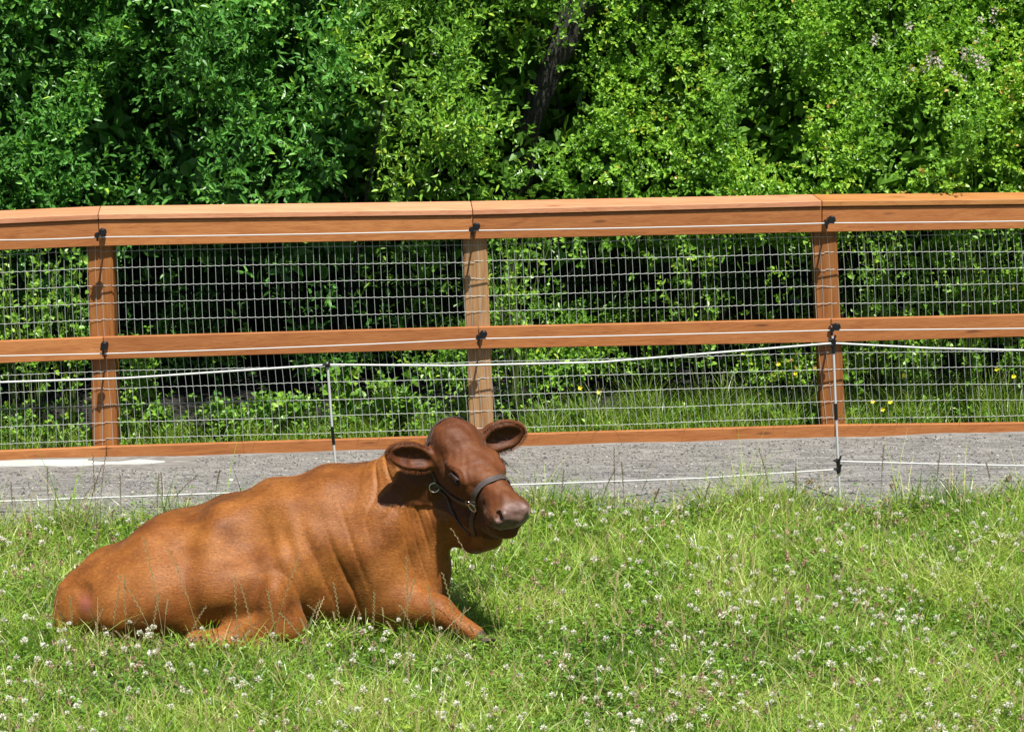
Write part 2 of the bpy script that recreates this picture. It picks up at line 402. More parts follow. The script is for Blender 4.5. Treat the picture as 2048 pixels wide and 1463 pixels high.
for ei, E in enumerate(EARS):                              # soft hair along the rim of each ear
    d = E[1]; q_ = np.random.default_rng(60+ei); hp = []
    for k in range(1300):
        a = q_.uniform(-2.7, 2.7); l = q_.uniform(.006, .017)
        lp = np.array([math.cos(a)*.95, math.sin(a)*.95, .35+q_.uniform(-.15, .25)])*d['r']; od = np.array([math.cos(a)+.5, math.sin(a), q_.uniform(-.1, .9)]); od /= np.linalg.norm(od)
        p0 = d['c']+lp@d['R']; o1 = (od@d['R'])*l; hp.append([p0-o1*.3, p0+o1*.5+q_.normal(size=3)*.001, p0+o1+np.array([0, 0, -.004])])
    for k in range(60):
        lp = np.array([q_.uniform(-.7, .5), q_.uniform(-.7, .7), -.15])*d['r']; p0 = d['c']+lp@d['R']; o1 = (np.array([.55, q_.normal()*.4, .8])@d['R'])*q_.uniform(.015, .03); hp.append([p0, p0+o1*.5, p0+o1])
    V_, F_ = tube_arrays(hp, [np.array([.0005, .0004, .0001])]*len(hp), 3); link('ear_hair', npmesh('ear_hair', V_, F_), m_hair, cow)
m_steel = mat('halter_steel', (.62, .58, .52), .28); m_steel.node_tree.nodes['Principled BSDF'].inputs['Metallic'].default_value = 1
def uvs(c, r, nu=16, nv=10):
    th = np.linspace(0, 2*math.pi, nu, endpoint=False); ph = np.linspace(.02, math.pi-.02, nv)
    P = np.array([[(math.sin(p)*math.cos(a), math.sin(p)*math.sin(a), math.cos(p)) for a in th] for p in ph]).reshape(-1, 3)
    i = np.arange(nv*nu).reshape(nv, nu); j = np.roll(i, -1, 1)
    return np.asarray(c)+P*np.asarray(r), np.stack([i[:-1], i[1:], j[1:], j[:-1]], -1).reshape(-1, 4)
for s in (1, -1):
    P, Fc = uvs((.195, s*.094, -.052), (.021, .018, .017)); e = link('eye', npmesh('eye', hw(P), Fc, True), m_eye, cow)
    lids = []
    a = np.linspace(0, math.pi, 12)
    lids.append([hw((.195-.030*math.cos(v), s*(.096+.014*math.sin(v)), -.049+.010*math.sin(v))) for v in a])
    lids.append([hw((.195-.030*math.cos(v), s*(.096+.011*math.sin(v)), -.055-.013*math.sin(v))) for v in a])
    V_, F_ = tube_arrays(lids, [np.full(12, .0055), np.full(12, .0045)], 6)
    lo = link('eyelid', npmesh('eyelid', V_, F_, True), m_lid); adopt(lo, cow)
    lash = []
    for v in np.linspace(.5, 2.7, 26):
        p = np.array((.195-.028*math.cos(v), s*(.105+.004*math.sin(v)), -.047+.010*math.sin(v)))
        lash.append([hw(p), hw(p+np.array((-.004*math.cos(v)+.003, s*.007, -.001))), hw(p+np.array((-.006*math.cos(v)+.005, s*.012, -.007)))])
    V_, F_ = tube_arrays(lash, [np.array([.0011, .0009, .0003])]*len(lash), 3)
    lo = link('eyelashes', npmesh('eyelashes', V_, F_), m_lid); adopt(lo, cow)

# halter: straps laid on the head's own surface
def project(P, off):
    P = np.asarray(P, float)
    for _ in range(12): P = P-(field(P)-off)[:, None]*grad(P)*.9
    return P
def strap(name, pts, wid, mat_, parent, closed=False, thick=.0045, n=60, off=.0065, proj=True):
    pts = np.array([hw(p) for p in pts])
    k = len(pts); tt = np.linspace(0, k if closed else k-1, n, endpoint=not closed)
    ctl = pts
    def cat(t_):                         # Catmull-Rom
        i = int(math.floor(t_)); f = t_-i
        g = (lambda j: ctl[j % k]) if closed else (lambda j: ctl[min(max(j, 0), k-1)])
        p0, p1, p2, p3 = g(i-1), g(i), g(i+1), g(i+2)
        return .5*((2*p1)+(-p0+p2)*f+(2*p0-5*p1+4*p2-p3)*f*f+(-p0+3*p1-3*p2+p3)*f**3)
    P = np.array([cat(x) for x in tt])
    if proj: P = project(P, off)
    for _ in range(3):
        Q = P.copy(); Q[1:-1] = .5*P[1:-1]+.25*(P[2:]+P[:-2]); P = Q
    N = grad(P); T = (np.roll(P, -1, 0)-np.roll(P, 1, 0)) if closed else np.gradient(P, axis=0)
    T /= np.linalg.norm(T, axis=1)[:, None]; Bn = np.cross(T, N); Bn /= np.linalg.norm(Bn, axis=1)[:, None]
    prof = [(-.5, 0), (-.46, 1), (-.40, .8), (.40, .8), (.46, 1), (.5, 0), (.46, -1), (-.46, -1)]
    ring = np.stack([P+Bn*(a*wid)+N*(b*thick/2) for a, b in prof], 1)
    m_ = len(prof); V_ = ring.reshape(-1, 3); a = np.arange(len(P)*m_).reshape(len(P), m_); a2 = np.roll(a, -1, 1)
    q = len(P) if closed else len(P)-1
    Fc = np.stack([a[:q], a2[:q], np.roll(a2, -1, 0)[:q], np.roll(a, -1, 0)[:q]], -1).reshape(-1, 4)
    o = link(name, npmesh(name, V_, Fc, True), mat_); adopt(o, parent); return o
halter = strap('halter', [(.068, -.12, -.182), (.035, -.105, -.10), (-.025, -.085, -.02), (-.045, -.04, .03), (-.05, .0, .045), (-.045, .04, .03), (-.025, .085, -.02), (.035, .105, -.10), (.068, .12, -.182)], .022, m_leather, cow)
strap('noseband', [(.325, 0, .01), (.315, -.055, -.02), (.302, -.078, -.085), (.290, -.072, -.15), (.28, -.04, -.24), (.275, 0, -.26), (.28, .04, -.24), (.290, .072, -.15), (.302, .078, -.085), (.315, .055, -.02)], .032, m_leather, halter, closed=True, n=90)
for s in (1, -1):
    strap('cheek_strap', [(.075, s*.12, -.180), (.15, s*.11, -.175), (.23, s*.095, -.160), (.288, s*.08, -.145)], .027, m_leather, halter)
    strap('throat_strap', [(.065, s*.12, -.185), (.13, s*.10, -.235), (.20, s*.07, -.275), (.265, s*.02, -.31)], .011, m_leather, halter, thick=.006)
    for (x, y, z, R_, tb) in ((.290, .082, -.145, .019, .0032), (.068, .12, -.182, .019, .0032)):
        c = project([hw((x, s*y, z))], .008)[0]; n_ = grad(c[None])[0]
        T_ = np.cross(n_, [0, 0, 1.]); T_ /= np.linalg.norm(T_); B_ = np.cross(n_, T_)
        a = np.linspace(0, 2*math.pi, 24, endpoint=False)
        tubes('ring', [[c+(T_*math.cos(v)+B_*math.sin(v))*R_*HS for v in a]], tb*HS, m_steel, halter, 6, closed=True)
        if x > .2:
            for k_, (dx, dz) in enumerate(((.012, .030), (-.022, .012))):
                c2 = project([hw((x+dx, s*y, z+dz))], .007)[0]
                q = [c2+T_*u_*.014+B_*v_*.011 for u_, v_ in ((-1, -1), (1, -1), (1, 1), (-1, 1))]
                tubes('buckle', [q], .0028, m_steel, halter, 5, closed=True)
            ch = project([hw((x-.002, s*(y-.004), z-.022)), hw((x-.004, s*(y-.012), z-.045)), hw((x-.008, s*(y-.03), z-.075))], .007)
            tubes("chain", [ch], .0045, m_leather, halter, 6)

# ------------------------------------------------------------------ plant materials and builders
def leaf_mat(name, stops, rough=.42, trans=.28, spec=.5):
    m = mat(name, (.06, .12, .02), rough, spec); t = NT(m)
    c = t.ramp(at_(t, 'rnd'), stops); t.l(c.outputs[0], t.b.inputs['Base Color'])
    tr = t.n('ShaderNodeBsdfTranslucent'); t.l(t.mix(1.0, c.outputs[0], (1.0, 1.0, .45), 'MULTIPLY'), tr.inputs[0])
    mx = t.n('ShaderNodeMixShader'); mx.inputs[0].default_value = trans
    t.l(t.b.outputs[0], mx.inputs[1]); t.l(tr.outputs[0], mx.inputs[2])
    t.l(mx.outputs[0], t.t.nodes['Material Output'].inputs[0]); return m
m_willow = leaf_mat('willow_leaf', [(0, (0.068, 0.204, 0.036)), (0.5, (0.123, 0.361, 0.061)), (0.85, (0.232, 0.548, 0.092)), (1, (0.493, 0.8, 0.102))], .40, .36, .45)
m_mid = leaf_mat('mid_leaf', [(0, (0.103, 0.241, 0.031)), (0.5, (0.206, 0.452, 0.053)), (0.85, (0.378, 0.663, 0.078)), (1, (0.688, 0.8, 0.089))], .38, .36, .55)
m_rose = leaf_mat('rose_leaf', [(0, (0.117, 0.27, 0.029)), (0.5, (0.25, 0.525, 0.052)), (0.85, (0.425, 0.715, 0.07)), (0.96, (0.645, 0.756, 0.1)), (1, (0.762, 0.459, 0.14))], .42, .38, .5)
m_weed = leaf_mat('weed_leaf', [(0, (0.109, 0.263, 0.026)), (0.6, (0.218, 0.455, 0.046)), (1, (0.437, 0.63, 0.066))], .4, .3)
m_grass = leaf_mat('grass_blade', [(0, (.075, .190, .016)), (.25, (.190, .38, .026)), (.55, (.365, .57, .066)), (.86, (.57, .69, .17)), (.93, (.66, .66, .30)), (1, (.70, .58, .36))], .36, .44, .6)
m_clover = leaf_mat('clover_leaf', [(0, (0.097, 0.216, 0.019)), (0.6, (0.181, 0.342, 0.032)), (1, (0.365, 0.486, 0.053))], .45, .25)
m_straw = leaf_mat('straw', [(0, (.34, .30, .12)), (.5, (.46, .37, .18)), (1, (.55, .47, .27))], .6, .15, .3)
m_stem = mat('green_stem', (.13, .20, .04), .5)
m_bark = mat('bark', (.05, .04, .03), .85); t = NT(m_bark)
bn = t.noise(22, 6, t.coords((3, 3, .6))); t.l(t.ramp(bn.outputs[0], [(.35, (.018, .016, .014)), (.6, (.075, .068, .060)), (.8, (.16, .15, .13))]).outputs[0], t.b.inputs['Base Color'])
t.l(t.bump(bn.outputs[0], 1, .03).outputs[0], t.b.inputs['Normal'])
m_petal = leaf_mat('petal', [(0, (.62, .48, .44)), (.5, (.78, .72, .66)), (1, (.82, .80, .74))], .6, .3, .2)
m_clovhead = leaf_mat('clover_petal', [(0, (.48, .42, .26)), (.2, (.62, .58, .42)), (.32, (.74, .74, .60)), (.7, (.84, .84, .75)), (1, (.88, .88, .82))], .7, .25, .2)
m_deadhead = leaf_mat('withered_petal', [(0, (.26, .15, .08)), (.6, (.52, .36, .22)), (1, (.72, .58, .42))], .8, .1, .2)
m_yellow = leaf_mat('yellow_petal', [(0, (.95, .80, .01)), (1, (1.0, .92, .03))], .3, .2)

RG = np.random.default_rng(11)
def unit(v): return v/(np.linalg.norm(v, axis=-1, keepdims=True)+1e-9)
def leaf_verts(P, D, U, L, W, fold=.25, droop=.15):
    """a pointed oval leaf folded along its midrib: 6 vertices, 2 quads"""
    D = unit(D); S = unit(np.cross(D, U)); U = np.cross(S, D); L = L[:, None]; W = W[:, None]
    t1, t2 = .30, .70
    a = P; b = P+D*L-U*L*droop
    r1 = P+D*L*t1+S*W*.5+U*W*fold; r2 = P+D*L*t2+S*W*.42+U*(W*fold-L*droop*.4)
    l1 = P+D*L*t1-S*W*.5+U*W*fold; l2 = P+D*L*t2-S*W*.42+U*(W*fold-L*droop*.4)
    V = np.stack([a, r1, r2, b, l2, l1], 1).reshape(-1, 3)
    i = np.arange(len(P))[:, None]*6
    F = np.concatenate([i+np.array([[0, 1, 2, 3]]), i+np.array([[0, 3, 4, 5]])], 0)
    return V, F
def sprigs(P, D, g, k=9, length=.22, leaf=(.05, .018), spread=.8, jit=.35, rnd=None, up=.5):
    """leafy twigs: leaves alternate along each"""
    n = len(P); D = unit(D); ref = unit(g.normal(size=(n, 3))); A = unit(np.cross(D, ref)); B = np.cross(D, A)
    Vs, Fs, Rs, off = [], [], [], 0; base = g.uniform(0, 1, n) if rnd is None else rnd
    twl = length*g.uniform(.6, 1.3, n)
    for j in range(k):
        s = (j+.6)/k; ang = j*2.4+g.uniform(0, .8, n)
        side = A*np.cos(ang)[:, None]+B*np.sin(ang)[:, None]
        p = P+D*(twl*s)[:, None]-np.array([0, 0, 1.])*(twl*s*s*.15)[:, None]
        d = D*(.45+.5*s)+side*spread*(1.1-.5*s)+g.normal(size=(n, 3))*jit*.5
        u = np.array([0, 0, up])+side*.0+D*.3+g.normal(size=(n, 3))*jit
        L = leaf[0]*g.uniform(.6, 1.25, n)*(1.1-.3*s); W = leaf[1]*g.uniform(.75, 1.25, n)
        V, F = leaf_verts(p, d, u, L, W, g.uniform(.1, .35), g.uniform(.05, .25))
        Vs.append(V); Fs.append(F+off); off += len(V)
        Rs.append(np.repeat(np.clip(base*.6+.4*g.uniform(0, 1, n)+(.18*(s-.5)), 0, 1), 6))
    tips = P+D*twl[:, None]
    return np.concatenate(Vs), np.concatenate(Fs), np.concatenate(Rs), tips
def merge(parts):
    V, F, R, off = [], [], [], 0
    for v, f, r in parts: V.append(v); F.append(f+off); R.append(r); off += len(v)
    return np.concatenate(V), np.concatenate(F), np.concatenate(R)

# ------------------------------------------------------------------ ground, path, concrete
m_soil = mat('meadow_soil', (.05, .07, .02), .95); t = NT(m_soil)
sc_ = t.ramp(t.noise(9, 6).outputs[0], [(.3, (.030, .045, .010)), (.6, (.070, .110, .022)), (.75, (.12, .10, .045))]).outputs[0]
shade_litter = t.ramp(t.noise(24, 6).outputs[0], [(.35, (.006, .006, .003)), (.6, (.016, .015, .008)), (.78, (.034, .028, .016))]).outputs[0]
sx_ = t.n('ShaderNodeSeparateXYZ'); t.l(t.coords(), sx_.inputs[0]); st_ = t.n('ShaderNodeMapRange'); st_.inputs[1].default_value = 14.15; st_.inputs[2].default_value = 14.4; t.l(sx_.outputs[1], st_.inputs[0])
t.l(t.mix(st_.outputs[0], sc_, shade_litter), t.b.inputs['Base Color'])       # leaf litter behind the fence, its colour darkened to stand in for hedge shade
def sheet(name, xs, ys, zf, m, kind='structure'):
    X, Y = np.meshgrid(xs, ys, indexing='ij'); Z = zf(X, Y); V = np.stack([X, Y, Z], -1).reshape(-1, 3)
    i = np.arange(len(xs)*len(ys)).reshape(len(xs), len(ys))
    F = np.stack([i[:-1, :-1], i[1:, :-1], i[1:, 1:], i[:-1, 1:]], -1).reshape(-1, 4)
    return tag(link(name, npmesh(name, V, F, True), m), kind=kind)
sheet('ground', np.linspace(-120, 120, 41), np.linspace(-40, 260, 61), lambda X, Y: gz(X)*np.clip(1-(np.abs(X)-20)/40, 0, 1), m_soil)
def edgeY(X):       # where the meadow gives way to gravel
    return 12.50+.055*np.abs(X)-.42/(1+np.exp((X+1.25)/.25))+.07*np.sin(X*2.1+1)+.05*np.sin(X*5.3)+.03*np.sin(X*11.7)
def fenceY(X): return 13.80+(X+2.55)*.087
xs = np.linspace(-14, 14, 561)
m_gravel = mat('gravel', (.3, .3, .3), .95, .2); t = NT(m_gravel)
vor = t.n('ShaderNodeTexVoronoi'); vor.inputs['Scale'].default_value = 75
gc = t.ramp(vor.outputs['Color'], [(0, (.11, .108, .102)), (.45, (.245, .24, .23)), (.8, (.35, .34, .325)), (1, (.52, .51, .47))])
lg = t.noise(1.1, 4); gc2 = t.mix(t.ramp(lg.outputs[0], [(.45, (0, 0, 0)), (.68, (.6, .6, .6))]).outputs[0], gc.outputs[0], (.31, .265, .21))
fine = t.noise(160, 3); t.l(t.mix(.5, gc2, t.ramp(fine.outputs[0], [(.3, (.06, .06, .06)), (.7, (.45, .43, .42))]).outputs[0]), t.b.inputs['Base Color'])
t.l(t.bump(t.noise(120, 4).outputs[0], .35, .008).outputs[0], t.b.inputs['Normal'])
gn = Noise(21, 1.2)
def grav_z(X, Y):
    P = np.stack([X, Y, 0*X], -1); return gz(X)+.014+.003*gn(P.reshape(-1, 3)).reshape(X.shape)
V = []; u = np.linspace(0, 1, 30)
Yn = edgeY(xs)-.10; Yf_ = fenceY(xs)+.03
X2 = np.repeat(xs[:, None], 30, 1); Y2 = Yn[:, None]+(Yf_-Yn)[:, None]*u
Z2 = grav_z(X2, Y2)
i = np.arange(len(xs)*30).reshape(len(xs), 30)
tag(link('gravel_path', npmesh('gravel_path', np.stack([X2, Y2, Z2], -1).reshape(-1, 3), np.stack([i[:-1, :-1], i[1:, :-1], i[1:, 1:], i[:-1, 1:]], -1).reshape(-1, 4), True), m_gravel), kind='structure')
def pebbles(name, n, xr, yfun, size, m, seed):
    g = np.random.default_rng(seed); X = g.uniform(*xr, n); Y = yfun(X, g.uniform(0, 1, n)); ok = ~((X < -1.98) & (Y > 13.52+.03*np.sin(X*9)+.12*np.clip(X+2.5, 0, 1))); X, Y = X[ok], Y[ok]; n = len(X); s = size*g.lognormal(0, .38, n)
    O = np.array([(1, 0, 0), (0, 1, 0), (-1, 0, 0), (0, -1, 0), (0, 0, 1), (0, 0, -1)], float)
    Vv = O[None]*g.uniform(.6, 1.25, (n, 6, 1))*s[:, None, None]; Vv[:, :, 2] *= .65
    a = g.uniform(0, 6.28, n); c, sn = np.cos(a)[:, None], np.sin(a)[:, None]
    Vv = np.stack([Vv[..., 0]*c-Vv[..., 1]*sn, Vv[..., 0]*sn+Vv[..., 1]*c, Vv[..., 2]], -1)
    Vv += np.stack([X, Y, grav_z(X, Y)+s*.25], -1)[:, None]
    T = np.array([(0, 1, 4), (1, 2, 4), (2, 3, 4), (3, 0, 4), (1, 0, 5), (2, 1, 5), (3, 2, 5), (0, 3, 5)])
    F = (np.arange(n)[:, None, None]*6+T[None]).reshape(-1, 3)
    return tag(link(name, npmesh(name, Vv.reshape(-1, 3), F, False, dict(rnd=np.repeat(g.uniform(0, 1, n), 6))), m), kind='stuff')
m_peb = mat('pebble', (.3, .3, .3), .8, .3); t = NT(m_peb)
t.l(t.ramp(at_(t, 'rnd'), [(0, (.06, .058, .055)), (.25, (.17, .167, .16)), (.6, (.29, .283, .272)), (.94, (.40, .38, .35)), (1, (.62, .60, .57))]).outputs[0], t.b.inputs['Base Color'])
pebbles('gravel_stones', 42000, (-3.9, 4.0), lambda X, r_: edgeY(X)-.15+(fenceY(X)-.05-edgeY(X)+.15)*r_, .0047, m_peb, 5)
# pale concrete strip at the foot of the fence, far left
m_conc = mat('pale_concrete', (.62, .64, .62), .85, .3); t = NT(m_conc)
t.l(t.ramp(t.noise(12, 6).outputs[0], [(.3, (.50, .52, .50)), (.7, (.68, .70, .68))]).outputs[0], t.b.inputs['Base Color'])
tp, bt = [], []
for k in range(26):
    x = -700+k*41.2; a = atG(x, 938-.004*x-max(0, x-150)*.05+1.3*math.sin(k*1.9)+.8*math.sin(k*4.7)); b = atG(x, 920-.03*min(x, 190)+max(0, x-190)*.085)
    bt.append(a); tp.append(b if b[1] > a[1]+.01 else a+np.array([0, .012, 0]))
n = len(tp); hh = np.interp(np.arange(n), [0, n-8, n-1], [.030, .026, .013])
Vc = np.array([(p[0], p[1], gz(p[0])+hh[k]) for k, p in enumerate(bt)]+[(p[0], min(p[1], fenceY(p[0])-.045), gz(p[0])+hh[k]) for k, p in enumerate(tp)]+[(p[0], p[1]-.02, gz(p[0])-.03) for p in bt])
Fc = [(k, k+1, n+k+1, n+k) for k in range(n-1)]+[(2*n+k, 2*n+k+1, k+1, k) for k in range(n-1)]
tag(link('concrete_strip', npmesh('concrete_strip', Vc, Fc, False), m_conc), kind='structure')

# ------------------------------------------------------------------ the fence
def wood(name, axis, cols, seed):
    m = mat(name, cols[1], .62, .3); t = NT(m)
    st = {'x': (1.2, 16, 16), 'z': (16, 16, 1.2)}[axis]
    co = t.coords(st); g1 = t.noise(2.2, 6, co, .6); g1.inputs['Distortion'].default_value = .8
    c = t.ramp(g1.outputs[0], [(.30, cols[0]), (.5, cols[1]), (.72, cols[2])]).outputs[0]
    g2 = t.noise(9, 5, t.coords(tuple(v*1.0 for v in st))); c = t.mix(.22, c, t.ramp(g2.outputs[0], [(.35, cols[0]), (.65, cols[2])]).outputs[0])
    kn = t.n('ShaderNodeTexVoronoi'); kc = t.coords({'x': (1.0, 6, 6), 'z': (6, 6, 1.0)}[axis]); t.l(kc, kn.inputs['Vector']); kn.inputs['Scale'].default_value = 1.6
    kr = t.ramp(kn.outputs['Distance'], [(.06, (1, 1, 1)), (.115, (0, 0, 0))]); c = t.mix(t.mix(1.0, kr.outputs[0], (.7, .7, .7), 'MULTIPLY'), c, (.13, .045, .018))
    stain = t.noise(1.3, 5); c = t.mix(t.ramp(stain.outputs[0], [(.5, (0, 0, 0)), (.75, (.45, .45, .45))]).outputs[0], c, tuple(v*.72 for v in cols[1]))
    oi = t.n('ShaderNodeObjectInfo'); bv = t.ramp(oi.outputs['Random'], [(0, (.86, .84, .82)), (.5, (1, .98, .96)), (1, (1.10, 1.14, 1.16))]); c = t.mix(1.0, c, bv.outputs[0], 'MULTIPLY')   # no two boards alike
    ck = t.noise(5, 2, t.coords({'x': (.5, 30, 30), 'z': (30, 30, .5)}[axis]), .3); c = t.mix(t.ramp(ck.outputs[0], [(.28, (.35, .35, .35)), (.34, (0, 0, 0))]).outputs[0], c, tuple(v*.38 for v in cols[0]))
    t.l(c, t.b.inputs['Base Color']); t.l(t.bump(g2.outputs[0], .35, .004).outputs[0], t.b.inputs['Normal']); return m
m_rail = wood('stained_rail', 'x', [(0.389, 0.126, 0.034), (0.517, 0.193, 0.058), (0.611, 0.254, 0.085)], 1)
m_cap = wood('stained_cap', 'x', [(0.575, 0.229, 0.105), (0.733, 0.328, 0.174), (0.81, 0.412, 0.232)], 2)
m_cap2 = wood('orange_cap', 'x', [(0.425, 0.16, 0.041), (0.558, 0.244, 0.074), (0.626, 0.302, 0.106)], 2)
m_post = wood('stained_post', 'z', [(0.296, 0.095, 0.021), (0.408, 0.15, 0.036), (0.49, 0.212, 0.06)], 3)
m_post2 = wood('pale_post', 'z', [(0.297, 0.137, 0.047), (0.455, 0.242, 0.105), (0.574, 0.367, 0.189)], 4)
m_wire = mat('galvanised_wire', (.68, .72, .70), .45, .5); m_wire.node_tree.nodes['Principled BSDF'].inputs['Metallic'].default_value = .3
def prism(name, A, B, prof, m, parent, bev=.003):
    """a board from A to B, its cross-section given as (y, z) offsets"""
    bm = bmesh.new(); rows = []
    for E, pr in ((A, prof[0]), (B, prof[1])): rows.append([bm.verts.new((E[0]+p[2] if len(p) > 2 else E[0], E[1]+p[0], E[2]+p[1])) for p in pr])
    k = len(rows[0])
    for i in range(k): bm.faces.new((rows[0][i], rows[0][(i+1) % k], rows[1][(i+1) % k], rows[1][i]))
    bm.faces.new(rows[0][::-1]); bm.faces.new(rows[1]); bmesh.ops.recalc_face_normals(bm, faces=bm.faces)
    bmesh.ops.bevel(bm, geom=list(bm.edges), offset=bev, segments=1, affect='EDGES')
    return bmesh_obj(name, bm, m, parent)
#      cap x  mid x  base x  capback capfront railtop railbot midtop midbot boardtop boardbot  Y
J = [(-572, -560, -552, 446, 472, 481, 524, 705, 748, 925, 955, 13.60),
     (196, 206, 212, 412, 438, 447, 492, 674, 718, 893, 921, 13.80),
     (945, 957, 966, 402, 429, 437, 478, 654, 697, 870, 898, 14.00),
     (1644, 1662, 1670, 388, 412, 420, 464, 638, 684, 850, 880, 14.20),
     (2325, 2345, 2355, 381, 405, 413, 452, 622, 664, 842, 870, 14.40)]
fence = tag(empty('wooden_fence', (0, 14, 0)), 'orange stained post and rail fence with welded wire mesh running along the gravel path', 'fence')
GAP = .0022
for i in range(4):
    a, b = J[i], J[i+1]
    def pts(xi, row, dy=0.0):
        p, q = atY(a[xi], a[row], a[11]+dy), atY(b[xi], b[row], b[11]+dy); d = (q-p); d /= np.linalg.norm(d); return p+d*GAP, q-d*GAP
    def face(name, xi, top, bot, th, m, dy=0.0, extra=0):
        (p0, p1), (q0, q1) = pts(xi, top, dy), pts(xi, bot, dy)
        h0, h1 = p0[2]-q0[2]+extra, p1[2]-q1[2]+extra
        return prism(name, p0, p1, ([(0, 0), (th, 0), (th, -h0), (0, -h0)], [(0, 0), (th, 0), (th, -h1), (0, -h1)]), m, fence)
    a = list(a); b = list(b); a[5] = a[4]+2; b[5] = b[4]+2
    face('top_rail', 0, 5, 6, .038, m_rail)
    face('middle_rail', 1, 7, 8, .038, m_rail)
    face('bottom_board', 2, 9, 10, .038, m_rail, 0.0, .07)
    a2 = list(a); b2 = list(b); a2[4] -= 10; b2[4] -= 10; f0, f1 = atY(a2[0], a2[4], a[11]-.014), atY(b2[0], b2[4], b[11]-.014); dd = (f1-f0)/np.linalg.norm(f1-f0)*GAP; f0, f1 = f0+dd, f1-dd; k0, k1 = pts(0, 3, .151)
    x0 = (-.035 if i == 3 else -.012); x1 = (-.035 if i == 2 else -.012)
    bk0, bk1 = (k0-f0), (k1-f1)
    prism('cap_board', f0, f1, ([(0, 0, 0), (.165, bk0[2], x0), (.165, bk0[2]-.032, x0), (0, -.034, 0)], [(0, 0, 0), (.165, bk1[2], x1), (.165, bk1[2]-.032, x1), (0, -.034, 0)]), m_cap2 if i == 3 else m_cap, fence)
for i, a in enumerate(J):
    w2 = .152/2; y = a[11]+.044
    T, B = atY(a[0]+3, a[5]+4, y), atY(a[2]-1, a[9]+30, y); B[2] = gz(B[0])-.02
    X0, X1 = B, T+np.array([0, 0, .02])
    bm = bmesh.new(); r1 = [bm.verts.new((X0[0]+sx*w2, y+sy, X0[2])) for sx, sy in ((-1, 0), (1, 0), (1, .14), (-1, .14))]
    r2 = [bm.verts.new((X1[0]+sx*w2, y+sy, X1[2])) for sx, sy in ((-1, 0), (1, 0), (1, .14), (-1, .14))]
    for k in range(4): bm.faces.new((r1[k], r1[(k+1) % 4], r2[(k+1) % 4], r2[k]))
    bm.faces.new(r1[::-1]); bm.faces.new(r2); bmesh.ops.recalc_face_normals(bm, faces=bm.faces)
    bmesh.ops.bevel(bm, geom=list(bm.edges), offset=.006, segments=2, affect='EDGES')
    o = bmesh_obj('post', bm, m_post2 if i == 2 else m_post, fence)
    if i == 2: o['label'] = 'paler weathered post'
# welded mesh: 2 by 4 inch openings, one roll stretched in each bay, running past the posts
g = np.random.default_rng(4)
for i in range(4):
    a, b = J[i], J[i+1]; V0, V1 = [], []
    def P_(u_, v_):                        # u along the bay, v 0 at base .. 1 at the cap
        pa, pb = atY(a[2], a[9], a[11]+.041), atY(b[2], b[9], b[11]+.041); ta, tb = atY(a[0], a[5], a[11]+.041), atY(b[0], b[5], b[11]+.041)
        return (pa*(1-u_)+pb*u_)*(1-v_)+(ta*(1-u_)+tb*u_)*v_
    L = np.linalg.norm(P_(1, 0)-P_(0, 0)); nv = int(round(L/.0475)); nh = int(round((P_(0, 1)-P_(0, 0))[2]/.104)); Hh = (P_(0, 1)-P_(0, 0))[2]
    skew = [.000, -.030, -.022, .0][i]+.0; vert, hor = [], []
    for k in range(nv):
        w_ = g.normal()*.0018; ph = g.uniform(0, 6.28); line = []
        for v_ in np.linspace(0, 1.0, 19):
            p = P_(min((k+.5)/nv, 1), v_); bow = .007*math.sin(v_*7+i)+.001*math.sin(v_*15+ph)
            line.append(p+np.array([w_+bow+skew*(v_-.5)*1.2, .0015, 0]))
        vert.append(line)
    for k in range(nh+1):
        v_ = (k+.45)/nh
        if v_ > 1: continue
        line = []; ph = g.uniform(0, 6.28)
        for j in range(nv*4+1):
            u_ = j/(nv*4); p = P_(u_, v_)
            line.append(p+np.array([0, -.0015, .0018*math.sin(j*math.pi/2)+.0035*math.sin(u_*5+ph)+.0012*math.sin(u_*17+ph)]))
        hor.append(line)
    V1_, F1 = tube_arrays(vert, .00155, 4); V2_, F2 = tube_arrays(hor, .00155, 4)
    link('wire_mesh', npmesh('wire_mesh', np.concatenate([V1_, V2_]), np.concatenate([F1, F2+len(V1_)]), True), m_wire, fence)

# ------------------------------------------------------------------ insulators and electric ropes
m_black = mat('black_plastic', (.010, .009, .014), .35, .5); m_rope = mat('white_rope', (.78, .80, .80), .6, .3); t = NT(m_rope)
wv = t.n('ShaderNodeTexWave'); wv.inputs['Scale'].default_value = 60; wv.inputs['Distortion'].default_value = 1; t.l(t.coords((1, 1, 1), (0, .7, 0)), wv.inputs['Vector'])
t.l(t.ramp(wv.outputs[0], [(0, (.60, .62, .64)), (.6, (.82, .82, .80))]).outputs[0], t.b.inputs['Base Color'])
m_white = mat('white_plastic', (.72, .72, .74), .4, .5)
def disc_bm(bm, c, r, d, seg=16, axis=(0, 1, 0)):
    Mx = Vector(axis).to_track_quat('Z', 'Y').to_matrix().to_4x4(); Mx.translation = Vector(c)
    bmesh.ops.create_cone(bm, cap_ends=True, segments=seg, radius1=r, radius2=r, depth=d, matrix=Mx)
